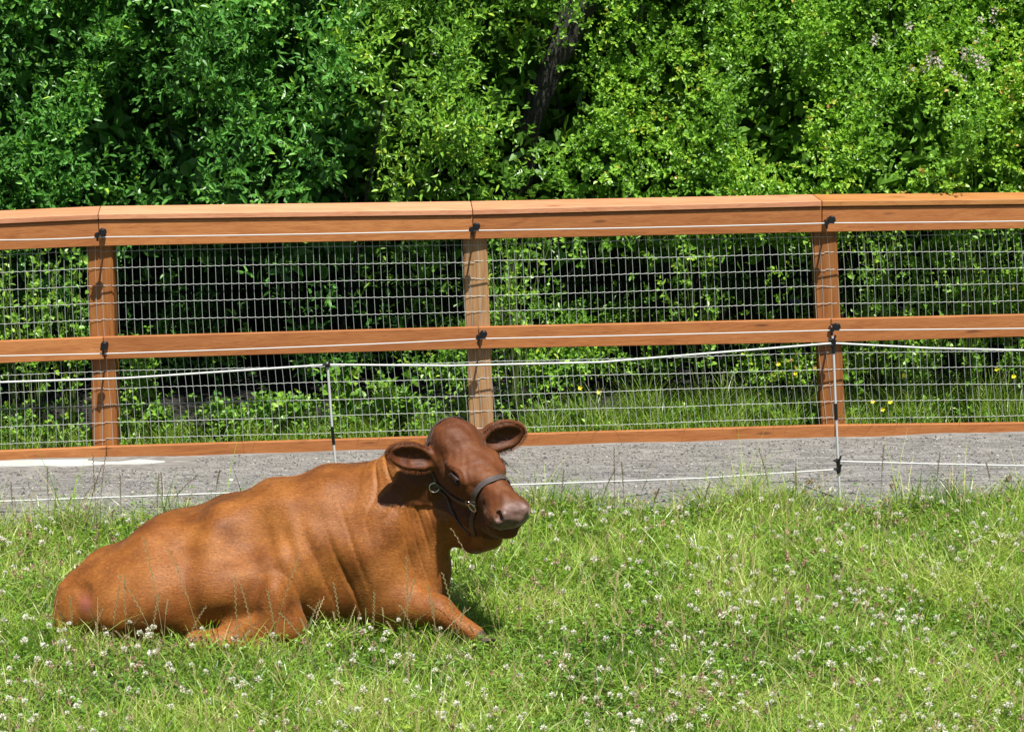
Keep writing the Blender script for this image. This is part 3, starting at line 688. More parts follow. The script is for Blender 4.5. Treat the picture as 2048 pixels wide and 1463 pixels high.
def insulator(px, py, Yr, label, single=False):
    w_ = atY(px, py, Yr-.135); c = Vector(w_); o = tag(empty('insulator', (c.x, Yr, c.z)), label, 'insulator', 'black insulators screwed to the fence rails')
    bm = bmesh.new(); disc_bm(bm, c+Vector((0, .070, -.004)), .0065, .135, 10); disc_bm(bm, Vector((c.x-.012, Yr-.012, c.z-.026)), .017, .026, 14); bmesh_obj('screw_stem', bm, m_black, o, True)
    bm = bmesh.new()
    for dy, r in ((-.016, .025), (-.004, .019), (.010, .028)): disc_bm(bm, c+Vector((.006, dy, .006)), r*.86, .009, 18)
    bmesh.ops.bevel(bm, geom=list(bm.edges), offset=.0018, segments=1, affect='EDGES'); bmesh_obj('spool', bm, m_black, o, False)
    bm = bmesh.new()
    q = c+(Vector((-.026, -.002, -.010)) if not single else Vector((-.004, -.004, -.012)))
    disc_bm(bm, q, .015, .030, 14); disc_bm(bm, q+Vector((.0, -.002, -.026)), .007, .024, 8, (0, 0, 1))
    bmesh_obj('clamp', bm, m_black, o, False)
INS = [(203, 466, 13.80, 'black insulator on the top rail at the left post'), (951, 455, 14.00, 'black insulator on the top rail at the middle pale post'),
       (1662, 441, 14.20, 'black insulator on the top rail at the right post'), (207, 692, 13.80, 'black round insulator on the middle rail at the left post'),
       (965, 670, 14.00, 'black insulator on the middle rail above the cow at the pale post'), (1672, 655, 14.20, 'black insulator on the middle rail at the right post')]
for k, q in enumerate(INS): insulator(*q, single=(k == 3))
def rope(label, pts, rad, sag=0.0, n=14):
    W = [atY(*p) for p in pts]; path = []
    for p, q in zip(W, W[1:]):
        for k in range(n):
            u_ = k/n; path.append(p*(1-u_)+q*u_-np.array([0, 0, sag*4*u_*(1-u_)]))
    path.append(W[-1])
    o = tubes('electric_rope', [path], rad, m_rope, None, 6); return tag(o, label, 'rope')
rope('thin white electric rope strung along the top rail', [(-560, 503, 13.465), (0, 480, 13.615), (203, 474, 13.665), (951, 461, 13.865), (1662, 446, 14.065), (2340, 437, 14.265)], .0040, .004)
rope('thin white electric rope strung along the middle rail', [(-560, 722, 13.465), (207, 707, 13.665), (640, 692, 13.780), (965, 677, 13.865), (1672, 660, 14.065), (2340, 653, 14.265)], .0040, .002)
bA = atG(684, 1052); bB = atG(1681, 1003); YA, YB = bA[1], bB[1]
rope('thick white electric rope sagging from the tops of the two thin posts', [(-900, 748, YA-.2), (-60, 766, YA-.1), (250, 756, YA), (656, 729, YA), (900, 731, YA), (1200, 724, YA+.02), (1666, 686, YB), (1860, 696, YB), (2300, 706, YB)], .0062, .0)
rope('white electric rope low over the gravel in front of the path', [(-900, 1018, YA-.1), (0, 1002, YA), (440, 986, YA), (686, 977, YA+.0), (1060, 968, YA+.01), (1400, 956, YB), (1678, 938, YB)], .0048)
rope('short white electric rope low at the right beyond the right thin post', [(1678, 922, YB), (1860, 927, YB), (2300, 936, YB)], .0048)
def stepin(label, base, X, segs, clips):
    """X: list of (px, py) from top to ground"""
    o = tag(empty('electric_fence_post', tuple(base)), label, 'post')
    W = [atY(x, y, base[1]) for x, y in X]; W[-1] = np.array([base[0], base[1], base[2]-.03])
    def at(py):
        for (x0, y0), (x1, y1) in zip(X, X[1:]):
            if y0 <= py <= y1: u_ = (py-y0)/(y1-y0); return atY(x0+(x1-x0)*u_, py, base[1])
        return W[-1]
    tubes('shaft', [W], .0072, m_white, o, 8)
    for y0, y1, r in segs: tubes('sleeve', [[at(y0), at((y0+y1)/2), at(y1)]], r*.88, m_black, o, 8)
    for py in clips:
        c = Vector(at(py)); bm = bmesh.new(); disc_bm(bm, c, .015, .020, 8, (0, 0, 1)); disc_bm(bm, c+Vector((-.016, -.008, .004)), .007, .022, 8, (1, 0, 0)); disc_bm(bm, c+Vector((.010, -.008, .016)), .006, .03, 8, (.3, 0, 1))
        bmesh_obj('clip', bm, m_black, o)
    return o
stepin('thin white electric fence post rising from behind the cow with a black top', bA, [(655, 724), (657, 756), (664, 852), (671, 925), (684, 1052)], [(726, 758, .0076), (852, 888, .0105)], [730])
stepin('thin white electric fence post standing in front of the right fence post', bB, [(1665, 672), (1667, 705), (1672, 830), (1677, 940), (1681, 1003)], [(676, 706, .012), (806, 838, .012), (916, 948, .0125)], [680, 690, 921, 938])

# ------------------------------------------------------------------ hedge behind the fence
nz1, nz2, nz3 = Noise(31, .55), Noise(32, 1.3), Noise(33, .9)
TR = [np.array((-.10, 16.35, 0.)), np.array((.02, 16.2, 1.2)), np.array((.235, 16.0, 2.02)), np.array((.58, 15.95, 2.78)), np.array((.72, 15.9, 3.5)), np.array((.8, 15.9, 4.4))]
def face_y(X, Z):
    """the front of the foliage: upright and overhanging at the left, sloping back at the right"""
    r = 1/(1+np.exp(-(X-.1)/.35))
    left = 14.95-.10*np.clip(Z-1.4, 0, 1.2)+.28*np.clip(Z-2.3, 0, 2)+.36*np.clip(1.5-Z, 0, .9)
    right = 14.78+.60*np.clip(Z-1.35, 0, 3)+.42*np.clip(1.35-Z, 0, .8)
    P = np.stack([X, 0*X, Z], -1)
    return left*(1-r)+right*r+(.24-.08*r)*nz1(P*1.0)+.13*nz2(P)
SH = [  # x0, x1, material, leaf, twig, name, category, label, density
    (-6.2, -2.55, m_willow, (.064, .023), .27, 'shrub', 'dark green leafy shrub behind the fence at the far left', .85),
    (-2.55, -.95, m_willow, (.072, .024), .31, 'shrub', 'dark shrub with long leaf sprays behind the left fence bay', .82),
    (-.95, .35, m_mid, (.060, .019), .28, 'shrub', 'mid green shrub with narrow leaves just left of the leaning trunk', 1.05),
    (.35, 1.75, m_rose, (.037, .022), .20, 'shrub', 'bright green small leaved shrub just right of the leaning trunk', 1.15),
    (1.75, 6.2, m_rose, (.038, .023), .20, 'bramble', 'bright bramble thicket with pale blossoms behind the right fence bay', 1.15)]
g = np.random.default_rng(77)
def hedge_points(x0, x1, n, deep=.65):
    X = g.uniform(x0-.25, x1+.25, n); Z = g.uniform(.12, 3.9, n)
    X = X+.0; lim0 = x0+.18*nz3(np.stack([Z*0, Z, Z*0], -1)); lim1 = x1+.18*nz3(np.stack([Z*0+3, Z, Z*0], -1))
    ok = (X > lim0) & (X < lim1); X, Z = X[ok], Z[ok]
    dep = g.exponential(deep*.30, len(X)); dep += np.where((Z < 1.35) & (X > -2.7) & (X < 2.35), .15, 0); P = np.stack([X, face_y(X, Z)+dep, Z], -1)
    dens = nz2(P*np.array([1, .6, 1])+5)*.56+.74+.34*(X > .1)                     # clumps and holes
    low = np.clip((Z-1.45)/.35, 0, 1); bright = np.clip(nz3(np.stack([X*1.1, X*0, Z], -1)+9)-.3, 0, 1)
    lowk = np.where(X < -2.7, .26, np.where(X > 2.35, .13, .06))+.75*bright
    dens *= low+(1-low)*lowk*(1+1.2*(Z < .5))
    keep = g.uniform(0, 1, len(X)) < dens; P = P[keep]
    d = np.full(len(P), 9.)
    for A, B in zip(TR[2:4], TR[3:5]):
        ba = (B-A)[[0, 2]]; t_ = np.clip(((P[:, [0, 2]]-A[[0, 2]])@ba)/(ba@ba), 0, 1); d = np.minimum(d, np.linalg.norm(P[:, [0, 2]]-A[[0, 2]]-t_[:, None]*ba, axis=1))
    keep = ~((d < .20) & (P[:, 1] < 16.2) & (P[:, 2] > 2.14) & (g.uniform(0, 1, len(P)) < .86)); return P[keep]
for k, (x0, x1, m, lf, tw, cat_, lab, den) in enumerate(SH):
    root = tag(empty('bramble' if cat_ == 'bramble' else 'shrub', ((x0+x1)/2, 16.2, gz((x0+x1)/2))), lab, cat_, 'shrubs behind the fence')
    n = int((x1-x0)*3150*den*(1.0 if k in (1, 2, 3) else .9)*(1.35 if k > 2 else 1.0))
    P = hedge_points(x0, x1, n)
    D = np.stack([g.normal(0, .55, len(P)), -.75+g.normal(0, .4, len(P)), .55+g.normal(0, .45, len(P))], -1)
    base = np.clip(.45+.18*nz1(P*1.2+4)+.28*nz2(P*1.7)+g.normal(0, .14, len(P)), 0, .97)
    V, F, R, tips = sprigs(P, D, g, 9, tw, lf, .85, .45, base)
    parts = [(V, F, R)]
    # inner leaves and the far side of the bush
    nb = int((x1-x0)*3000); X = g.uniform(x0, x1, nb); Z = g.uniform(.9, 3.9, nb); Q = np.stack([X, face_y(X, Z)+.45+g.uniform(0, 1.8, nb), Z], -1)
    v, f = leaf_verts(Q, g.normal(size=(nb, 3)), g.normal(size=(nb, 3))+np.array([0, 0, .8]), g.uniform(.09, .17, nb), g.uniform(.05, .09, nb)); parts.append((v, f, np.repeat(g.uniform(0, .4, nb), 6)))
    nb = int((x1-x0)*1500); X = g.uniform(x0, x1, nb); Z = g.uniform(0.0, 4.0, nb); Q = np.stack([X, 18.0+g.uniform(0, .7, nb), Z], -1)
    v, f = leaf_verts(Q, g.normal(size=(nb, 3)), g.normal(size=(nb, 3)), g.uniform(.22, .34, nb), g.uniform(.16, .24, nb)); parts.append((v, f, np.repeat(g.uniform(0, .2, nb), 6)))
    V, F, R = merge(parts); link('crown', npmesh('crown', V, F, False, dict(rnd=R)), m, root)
    st = []
    for _ in range(int((x1-x0)*7)):
        bx = g.uniform(x0+.1, x1-.1); q = np.array((bx, 16.0+g.uniform(-.1, .9), gz(bx)-.05)); tz = g.uniform(1.4, 3.2); tx = bx+g.normal()*.4; e = np.array((tx, float(face_y(np.array([tx]), np.array([tz]))[0])+.12, tz))
        st.append(bez(q, (q+e)/2+np.array((g.normal()*.15, .3, .35)), e, 9))
    V, F = tube_arrays(st, [np.linspace(.018, .004, 9)*g.uniform(.6, 1.3) for _ in st], 5); link('stems', npmesh('stems', V, F, True), m_bark, root)
    if k == 4:
        bl = None
        for (px, py) in [(1857, 118), (1866, 110), (1874, 122), (1880, 130), (1862, 130), (1928, 105), (1940, 99), (1950, 108), (1958, 118), (1935, 118), (1924, 112), (1960, 128), (1972, 136), (1848, 137), (1822, 137), (1961, 40), (1967, 62), (1990, 22), (1985, 40), (1952, 80), (1818, 52), (1752, 76), (1748, 84), (1926, 158), (1975, 124), (1909, 146)]:
            d_ = ray(px, py); ts = np.linspace(14.5/d_[1], 18/d_[1], 90); W = _C+ts[:, None]*d_; fy = face_y(W[:, 0], W[:, 2]); h_ = int(np.argmax(W[:, 1] > fy-.22)); c = W[h_]
            if bl is None:
                n5 = 12; a = np.arange(n5)*2*math.pi/5+g.uniform(0, .3, n5); rad = g.uniform(.0, .012, n5)
                Pp = np.stack([np.cos(a)*rad*1.6, g.uniform(-.01, .01, n5), np.sin(a)*rad*1.6], -1)
                v, f = leaf_verts(Pp, np.stack([np.cos(a), -.3+0*a, np.sin(a)], -1), np.tile([0, -1., .3], (n5, 1)), np.full(n5, .020), np.full(n5, .018)); bl = npmesh('blossom', v, f, False, dict(rnd=np.repeat(g.uniform(0, 1, n5), 6)))
                bl.materials.append(m_petal)
            o = bpy.data.objects.new('blossom', bl); COL.objects.link(o); adopt(o, root); o.location = c; o.rotation_euler = (g.uniform(-.6, .6), g.uniform(0, 6), g.uniform(-.6, .6)); s = g.uniform(.6, 1.1); o.scale = (s, s, s)
# the leaning tree
tree = tag(empty('tree', (TR[0][0], TR[0][1], gz(0))), 'dark leaning tree trunk rising out of the green shrubs at the top centre', 'tree')
ctl = np.array(TR); tt = np.linspace(0, 5, 50); path = []
for x in tt:
    i = min(int(x), 4); f = x-i; p = [ctl[min(max(i+j, 0), 5)] for j in (-1, 0, 1, 2)]
    path.append(.5*((2*p[1])+(-p[0]+p[2])*f+(2*p[0]-5*p[1]+4*p[2]-p[3])*f*f+(-p[0]+3*p[1]-3*p[2]+p[3])*f**3))
path = np.array(path); V, F = tube_arrays([path], [np.interp(tt, [0, 2, 3, 5], [.13, .085, .125, .11])], 20)
c = np.repeat(path, 20, 0); rn = Noise(9, 2.4); V = c+(V-c)*(1+.10*rn(V)+.05*Noise(10, 7)(V*np.array([1, 1, .35])))[:, None]
trunk = link('trunk', npmesh('trunk', V, F, True), m_bark, tree)
for P3, r0 in (((path[33], path[33]+np.array((-.35, -.15, .05)), path[33]+np.array((-.62, -.2, -.30))), .035), ((path[28], path[28]+np.array((-.2, -.2, .25)), path[28]+np.array((-.5, -.3, .55))), .028), ((path[36], path[36]+np.array((.3, .1, .5)), path[36]+np.array((.9, 0, .9))), .045)):
    bp_ = bez(*P3, 12); V, F = tube_arrays([bp_], [np.linspace(r0, .008, 12)], 8); link('limb', npmesh('limb', V, F, True), m_bark, tree)
Q = np.stack([g.normal(.9, 1.0, 900), g.normal(16.3, .7, 900), g.uniform(3.45, 5.0, 900)], -1)
V, F, R, _ = sprigs(Q, g.normal(size=(900, 3)), g, 9, .3, (.06, .02), .85, .45); link('crown', npmesh('crown', V, F, False, dict(rnd=R)), m_mid, tree)
# light sprays of leaves in front of the trunk belong to the neighbouring shrub
# ------------------------------------------------------------------ plants at the foot of the hedge
def weed(px, py, Y, h, label, n=9, leaf=(.06, .035), m=m_weed, name='weed', cat_='weed'):
    c = atY(px, py, Y); b = np.array((c[0], Y, gz(c[0]))); o = tag(empty(name, tuple(b)), label, cat_, 'low plants between fence and hedge')
    st = []; P, D = [], []
    for k in range(n):
        a = g.uniform(0, 6.28); r_ = g.uniform(.02, .20)*h*1.2+.02; z = h*g.uniform(.55, 1.1); e = b+np.array((math.cos(a)*r_, math.sin(a)*r_*.7, z)); pth = bez(b+np.array((math.cos(a)*.02, math.sin(a)*.02, -.02)), b+np.array((math.cos(a)*r_*.3, math.sin(a)*r_*.3, z*.7)), e, 7); st.append(pth)
        for s_ in (2, 3, 4, 5, 6): P.append(pth[s_]); D.append((math.cos(a)*.4+g.normal()*.3, math.sin(a)*.4-.25+g.normal()*.3, .5))
    V, F = tube_arrays(st, .0028, 4); link('stems', npmesh('stems', V, F), m_stem, o)
    P, D = np.array(P), np.array(D); V, F, R, _ = sprigs(P, D, g, 4, .07, leaf, 1.0, .4, np.clip(g.normal(.55, .2, len(P)), 0, 1)); link('leaves', npmesh('leaves', V, F, False, dict(rnd=R)), m, o)
WE = [(60, 640, 14.55, 1.05, 'tall leafy bright green plant behind the mesh at the far left edge'), (20, 560, 14.7, 1.25, 'tallest leafy plant behind the mesh at the left edge'), (125, 600, 14.65, 1.2, 'leafy plant close left of the left post behind the mesh'),
      (265, 830, 14.35, .50, 'leafy weed just right of the left post'), (330, 870, 14.25, .22, 'small yellow green weed low behind the left bay'), (300, 780, 14.6, .62, 'dark leaved weed in the shade right of the left post'),
      (440, 870, 14.3, .20, 'low weed in the middle of the left bay'), (520, 860, 14.35, .24, 'low pale weed left of the thin white post'), (590, 850, 14.3, .26, 'low bright weed beside the thin white post base'),
      (690, 790, 14.35, .42, 'upright leafy plant just right of the thin white post'), (760, 850, 14.25, .30, 'broad leaved plant behind the cow near ear'), (800, 850, 14.35, .38, 'weed left of the cow head behind the mesh'), (720, 870, 14.2, .20, 'small broad leaved weed above the cow shoulder'),
      (1030, 560, 14.9, 1.35, 'tall grey green shoot right of the pale post'), (1400, 560, 15.0, 1.35, 'leafy shoot in the middle bay under the top rail'), (1750, 520, 14.75, 1.4, 'tall bright shoot right of the right post'), (1790, 640, 14.6, 1.05, 'leafy bush plant behind the right bay'),
      (1830, 760, 14.55, .75, 'yellow green plant in the right bay above the grass'), (1950, 520, 14.8, 1.35, 'tall bright shoot near the right edge'), (1935, 590, 14.7, 1.1, 'leafy plant near the right edge below the tallest shoot'), (2030, 600, 14.7, 1.05, 'leafy plant at the right edge'), (1700, 720, 14.6, .75, 'shoot close behind the right post')]
for q in WE: weed(*q, n=int(6+q[3]*9), leaf=(.045+.012*(q[3] < .5), .026+.014*(q[3] < .5)))
def blades(P, h, w_, lean, g, seg=3, bend=.5):
    """grass blades as tapering bent strips"""
    n = len(P); a = g.uniform(0, 6.28, n); ld = np.stack([np.cos(a), np.sin(a), 0*a], -1); f = g.uniform(0, 3.14, n); S = np.stack([np.cos(f), np.sin(f), 0*f], -1)
    rows = []
    for k in range(seg+1):
        s = k/seg; c = P+np.stack([0*h, 0*h, h*s*(1-.25*bend*s*lean)], -1)+ld*(h*lean*(s**1.8))[:, None]; wd = (w_*(1-s)**.6*.5+.0002)[:, None]
        rows += [c-S*wd, c+S*wd]
    V = np.stack(rows, 1).reshape(-1, 3); i = np.arange(n)[:, None, None]*(2*(seg+1)); q = np.array([(2*k, 2*k+1, 2*k+3, 2*k+2) for k in range(seg)])
    return V, (i+q[None]).reshape(-1, 4)
# grass strip between fence and hedge
n = 30000; X = g.uniform(-4.6, 4.8, n); Y = fenceY(X)+.06+g.beta(1.1, 1.6, n)*np.where(X > .2, .55+.2*np.clip(X-.2, 0, 3), .50); P = np.stack([X, Y, gz(X)], -1); dn = np.where(X > .2, .9, .62)+.35*nz2(P*1.5)
ok = (g.uniform(0, 1, n) < dn); P = P[ok]; hh = g.uniform(.08, .22, len(P))*(1+.3*nz2(P*2))*np.where(P[:, 0] > .2, 1.25, .85)
V, F = blades(P, np.clip(hh, .04, .5), g.uniform(.003, .007, len(P)), g.uniform(.2, .9, len(P)), g); R = np.repeat(np.clip(g.normal(.45, .2, len(P)), 0, .9), 8)
tag(link('verge_grass', npmesh('verge_grass', V, F, False, dict(rnd=R)), m_grass), kind='stuff')
n = 3600; X = g.uniform(-4.4, 4.6, n); Y = fenceY(X)+.08+g.uniform(0, .45, n)*np.where(X > .2, 1.3, 1.9); ok = (nz2(np.stack([X*1.3, Y, X*0], -1)+4) > .1) | ((X < .2) & (g.uniform(0, 1, n) < .45)); X, Y = X[ok], Y[ok]; n = len(X); P = np.stack([X, Y, gz(X)+g.uniform(.02, .20, n)*np.where(X < .3, 1, .6)], -1)
V, F, R, _ = sprigs(P, np.stack([g.normal(size=n)*.5, g.normal(size=n)*.5-.2, np.full(n, .7)], -1), g, 5, .06, (.032, .020), 1.0, .4)
tag(link('ground_ivy', npmesh('ground_ivy', V, F, False, dict(rnd=R)), m_weed), kind='stuff')
# buttercups
bc = [(1556, 727, 'near the middle rail left of the right post'), (1590, 747, 'just left of the right post'), (1808, 750, 'in the right bay'), (1993, 737, 'near the right edge'), (2027, 752, 'at the right edge'), (1160, 775, 'right of the pale post'), (1197, 783, 'second right of the pale post'), (1780, 803, 'low in the right bay'), (1765, 818, 'lowest in the right bay'), (1745, 802, 'low beside the right post'), (1630, 795, 'low against the right post')]
for px, py, wh in bc:
    c = atY(px, py, 14.42); o = tag(empty('buttercup', (c[0], c[1], gz(c[0]))), 'small yellow buttercup behind the mesh '+wh, 'flower', 'buttercups behind the fence')
    tubes('stem', [bez((c[0]+.03, c[1]+.02, gz(c[0])), (c[0]+.01, c[1], c[2]*.6), c, 7)], .0016, m_stem, o, 4)
    a = np.arange(5)*2*math.pi/5; v, f = leaf_verts(np.tile(c, (5, 1)), np.stack([np.cos(a), -.35+0*a, np.sin(a)], -1), np.tile([0, -1., .3], (5, 1)), np.full(5, .017), np.full(5, .016), .1, -.1)
    link('petals', npmesh('petals', v, f, False, dict(rnd=np.repeat(g.uniform(0, 1, 5), 6))), m_yellow, o)

# ------------------------------------------------------------------ the meadow
g = np.random.default_rng(505); mz1, mz2 = Noise(41, .8), Noise(42, 2.2)
def meadow_pts(n, y0=8.2, spill=.0, xr=None, thin=True):
    Y = y0+(12.9-y0)*g.beta(1.0, 1.12, n); hw_ = Y*.235+.70; X = g.uniform(-1, 1, n)*hw_; P = np.stack([X, Y, gz(X)], -1)
    e = edgeY(X)+.07*mz2(P*1.3)
    p = np.where(Y < e, 1., np.exp(-(Y-e)/np.where(X < -1.3, .22, .09))*.28); ok = g.uniform(0, 1, n) < p
    q = P.copy(); q[:, 2] += .05; near = (X > -2.5) & (X < .2) & (Y > 9.7) & (Y < 11.2)
    f = np.full(n, 1.); f[near] = field(q[near]); ok &= f > .004
    return P[ok], f[ok]
P, f = meadow_pts(142000)
hh = np.clip(g.lognormal(math.log(.080), .38, len(P))*(1+.25*mz1(P)), .03, .26); hh *= np.where(P[:, 1] > edgeY(P[:, 0])-.1, .75, 1)
tone = np.clip(.48+.16*mz1(P*1.4+3)+.08*mz2(P*2)+g.normal(0, .24, len(P)), .02, .88); dry = g.uniform(0, 1, len(P)) < .055+.05*(mz2(P+7) > .8)+.10*(P[:, 1] > edgeY(P[:, 0])-.25); tone[dry] = g.uniform(.88, 1, dry.sum())
ed_ = (np.abs(P[:, 1]-edgeY(P[:, 0])+.08) < .16)&(mz2(P*1.2+20) > .25); hh[ed_] *= 1.9
V, F = blades(P, hh, g.uniform(.0030, .0080, len(P)), g.uniform(.2, 1.5, len(P)), g); tag(link('meadow_grass', npmesh('meadow_grass', V, F, False, dict(rnd=np.repeat(tone, 8))), m_grass), kind='stuff')
# clover leaves, in threes
P, f = meadow_pts(23000); ok = mz2(P*.7+2) > -.8; P = P[ok]; n = len(P); z = g.uniform(.03, .095, n); P = P+np.stack([0*z, 0*z, z], -1); a0 = g.uniform(0, 6.28, n); tilt = g.normal(size=(n, 3))*.35+np.array([0, 0, 1.])
prt = []; r0 = np.clip(.45+.2*mz1(P)+g.normal(0, .2, n), 0, 1)
for k in range(3):
    a = a0+k*2.094; D = np.stack([np.cos(a), np.sin(a), 0*a], -1); v, ff = leaf_verts(P, D, tilt, g.uniform(.011, .018, n), g.uniform(.011, .017, n), .12, .05); prt.append((v, ff, np.repeat(r0, 6)))
V, F, R = merge(prt); tag(link('clover_leaves', npmesh('clover_leaves', V, F, False, dict(rnd=R)), m_clover), kind='stuff')
# seed stalks
def stalk_arrays(P, H, lean_dir, g, thick=.0009, head=.35):
    Vs, Fs, off = [], [], 0
    for p, h, ld in zip(P, H, lean_dir):
        e = p+np.array([ld[0]*h, ld[1]*h, h*.95]); pth = bez(p, p+np.array([ld[0]*h*.2, ld[1]*h*.2, h*.6]), e, 9); v, f_ = tube_arrays([pth], [np.linspace(thick*1.2, thick*.7, 9)], 3); Vs.append(v); Fs.append(f_+off); off += len(v)
        m_ = 12; i0 = np.linspace((1-head)*8, 7.9, m_); lo = i0.astype(int); fr = (i0-lo)[:, None]; hp = pth[lo]*(1-fr)+pth[np.minimum(lo+1, 8)]*fr; dr = unit(np.gradient(pth, axis=0))[lo]
        sd_ = unit(np.cross(dr, [0, 1., .2]))*np.where(np.arange(m_) % 2, 1, -1)[:, None]
        v, f_ = leaf_verts(hp, dr+sd_*.45, np.tile([0, -1., .2], (m_, 1)), np.full(m_, .011), np.full(m_, .0032)); Vs.append(v); Fs.append(f_+off); off += len(v)
    return np.concatenate(Vs), np.concatenate(Fs)
P, f = meadow_pts(1500); n = len(P); V, F = stalk_arrays(P, g.uniform(.12, .27, n), g.normal(size=(n, 2))*.35, g)
tag(link('seeding_grass', npmesh('seeding_grass', V, F, False, dict(rnd=np.repeat(g.uniform(0, 1, len(V)//63+1), 63)[:len(V)])), m_straw), kind='stuff')

# ------------------------------------------------------------------ clover flowers
def flower_mesh(name, r, kind, seed):
    q = np.random.default_rng(seed); n = 34; i = np.arange(n)+.5; ph = np.arccos(1-1.72*i/n); th = i*2.39996
    N_ = np.stack([np.sin(ph)*np.cos(th), np.sin(ph)*np.sin(th), np.cos(ph)], -1); D = N_+np.array([0, 0, .35])+q.normal(size=(n, 3))*.18
    if kind != 'white': D[:, 2] -= np.where(N_[:, 2] < .5, 1.1, 0)
    c = np.array([0, 0, .0]); P = c+N_*r*.28; v, f = leaf_verts(P, D, np.cross(D, q.normal(size=(n, 3))), r*q.uniform(.65, .95, n), r*q.uniform(.28, .42, n), .1, .05)
    rn = np.repeat(np.clip(.35+.5*(N_[:, 2]+.3)+q.normal(0, .12, n), .0, 1) if kind == 'white' else q.uniform(0, 1, n), 6)
    L = r*8; bend = q.uniform(-.25, .25, 2)*L; pth = bez((-bend[0], -bend[1], -L), (-bend[0]*.2, -bend[1]*.2, -L*.4), (0, 0, -r*.1), 6)
    sv, sf = tube_arrays([pth], .0011, 4); V = np.concatenate([v, sv]); F = np.concatenate([f, sf+len(v)])
    me = npmesh(name, V, F, False, dict(rnd=np.concatenate([rn, np.full(len(sv), .5)])))
    me.materials.append(m_clovhead if kind == 'white' else m_deadhead); me.materials.append(m_stem)
    me.polygons.foreach_set('material_index', np.concatenate([np.zeros(len(f), np.int32), np.ones(len(sf), np.int32)])); return me
g = np.random.default_rng(909)
def scatter(kind, n, single, label, cat_, group, name, stuffname, stufflabel, protos):
    P, f = meadow_pts(int(n*2.6)); w_ = np.clip(.55+.35*mz1(P*1.2+11)+.25*(P[:, 0] > .1)+.25*(P[:, 1] < 9.6)+.35*(P[:, 1] > 11.6)+.4*(P[:, 0] < -1.6), .08, 1); P = P[g.uniform(0, 1, len(P)) < w_*.8][:n]
    P = P[np.argsort(P[:, 1])]; hz = g.uniform(.07, .135, len(P)); rest = []
    for k, p in enumerate(P):
        me = protos[k % len(protos)]; s = g.uniform(.75, 1.2); rot = Matrix.Rotation(g.uniform(0, 6.28), 4, 'Z') @ Matrix.Rotation(g.normal()*.22, 4, 'X')
        loc = Vector(p)+Vector((0, 0, hz[k]))
        if k < single:
            o = bpy.data.objects.new(name, me); COL.objects.link(o); o.matrix_world = Matrix.Translation(loc) @ rot @ Matrix.Scale(s, 4); tag(o, label, cat_, group)
        else: rest.append((me, Matrix.Translation(loc) @ rot @ Matrix.Scale(s, 4)))
    if rest:
        bm = bmesh.new()
        for me, Mx in rest:
            n0 = len(bm.verts); bm.from_mesh(me); bm.verts.ensure_lookup_table(); bmesh.ops.transform(bm, matrix=Mx, verts=bm.verts[n0:])
        o = bmesh_obj(stuffname, bm, [protos[0].materials[0], m_stem]); tag(o, kind='stuff')
WP = [flower_mesh('clover_flower', r, 'white', k) for k, r in enumerate((.0150, .0168, .0135, .0158, .0142))]
BP = [flower_mesh('withered_clover', r, 'brown', k+20) for k, r in enumerate((.0145, .0160, .0130))]
scatter('white', 1150, 296, 'round white clover flower head on a thin stem in the near meadow', 'clover flower', 'white clover flowers in the near meadow', 'clover_flower', 'far_clover_flowers', '', WP)
scatter('brown', 520, 120, 'withered brown clover head on a thin stem in the near meadow', 'withered clover', 'withered brown clover heads in the near meadow', 'withered_clover', 'far_withered_clover', '', BP)
def stalk(px0, py0, px1, py1, label, group, dark=False, Yd=None, head=.45):
    """a single tall stalk: (px0, py0) where it leaves the ground, (px1, py1) its tip"""
    b = atG(px0, py0+(0 if dark else 55)); tip = atY(px1, py1, b[1]-(.02 if dark else .06)); pth = bez(b, (b*.45+tip*.55)+np.array([(b[0]-tip[0])*.25, 0, .02]), tip, 12)
    o = tag(empty('grass_stalk', tuple(b)), label, 'grass stalk', group); tubes('stem', [pth], [np.linspace(.0015, .0009, 12)], m_dstem if dark else m_straw2, o, 4)
    m_ = 16; i0 = np.linspace(11*(1-head), 10.8, m_); lo = i0.astype(int); fr = (i0-lo)[:, None]; hp = pth[lo]*(1-fr)+pth[lo+1]*fr; dr = unit(np.gradient(pth, axis=0))[lo]
    sd_ = unit(np.cross(dr, [0, 1., .2]))*np.where(np.arange(m_) % 2, 1, -1)[:, None]; v, f_ = leaf_verts(hp, dr+sd_*.35, np.tile([0, -1., .2], (m_, 1)), np.full(m_, .015), np.full(m_, .0042))
    link('seed_head', npmesh('seed_head', v, f_, False, dict(rnd=np.repeat(g.uniform(0, 1, m_), 6))), m_dseed if dark else m_straw, o)
m_straw2 = mat('straw_stem', (.42, .36, .17), .6); m_dstem = mat('dark_stem', (.14, .12, .05), .6); m_dseed = leaf_mat('brown_seed', [(0, (.16, .11, .05)), (1, (.30, .22, .11))], .7, .1, .2)
COWST = [(410, 1275, 338, 1100), (540, 1290, 601, 1109), (335, 1280, 286, 1073), (330, 1290, 237, 1150), (362, 1285, 412, 1212), (255, 1290, 250, 1150), (222, 1290, 240, 1170), (150, 1270, 141, 1193), (1005, 1260, 902, 1055), (818, 1275, 814, 1114), (795, 1285, 830, 1158), (748, 1290, 749, 1185), (600, 1285, 640, 1200), (520, 1295, 480, 1165), (478, 1300, 470, 1150),
         (560, 1290, 535, 1180), (690, 1290, 668, 1165), (880, 1290, 855, 1170), (925, 1290, 885, 1145), (905, 1290, 930, 1215), (975, 1180, 1000, 1048), (640, 1300, 560, 1225), (700, 1300, 720, 1225), (855, 1295, 800, 1210), (300, 1300, 318, 1190), (180, 1295, 205, 1215)]
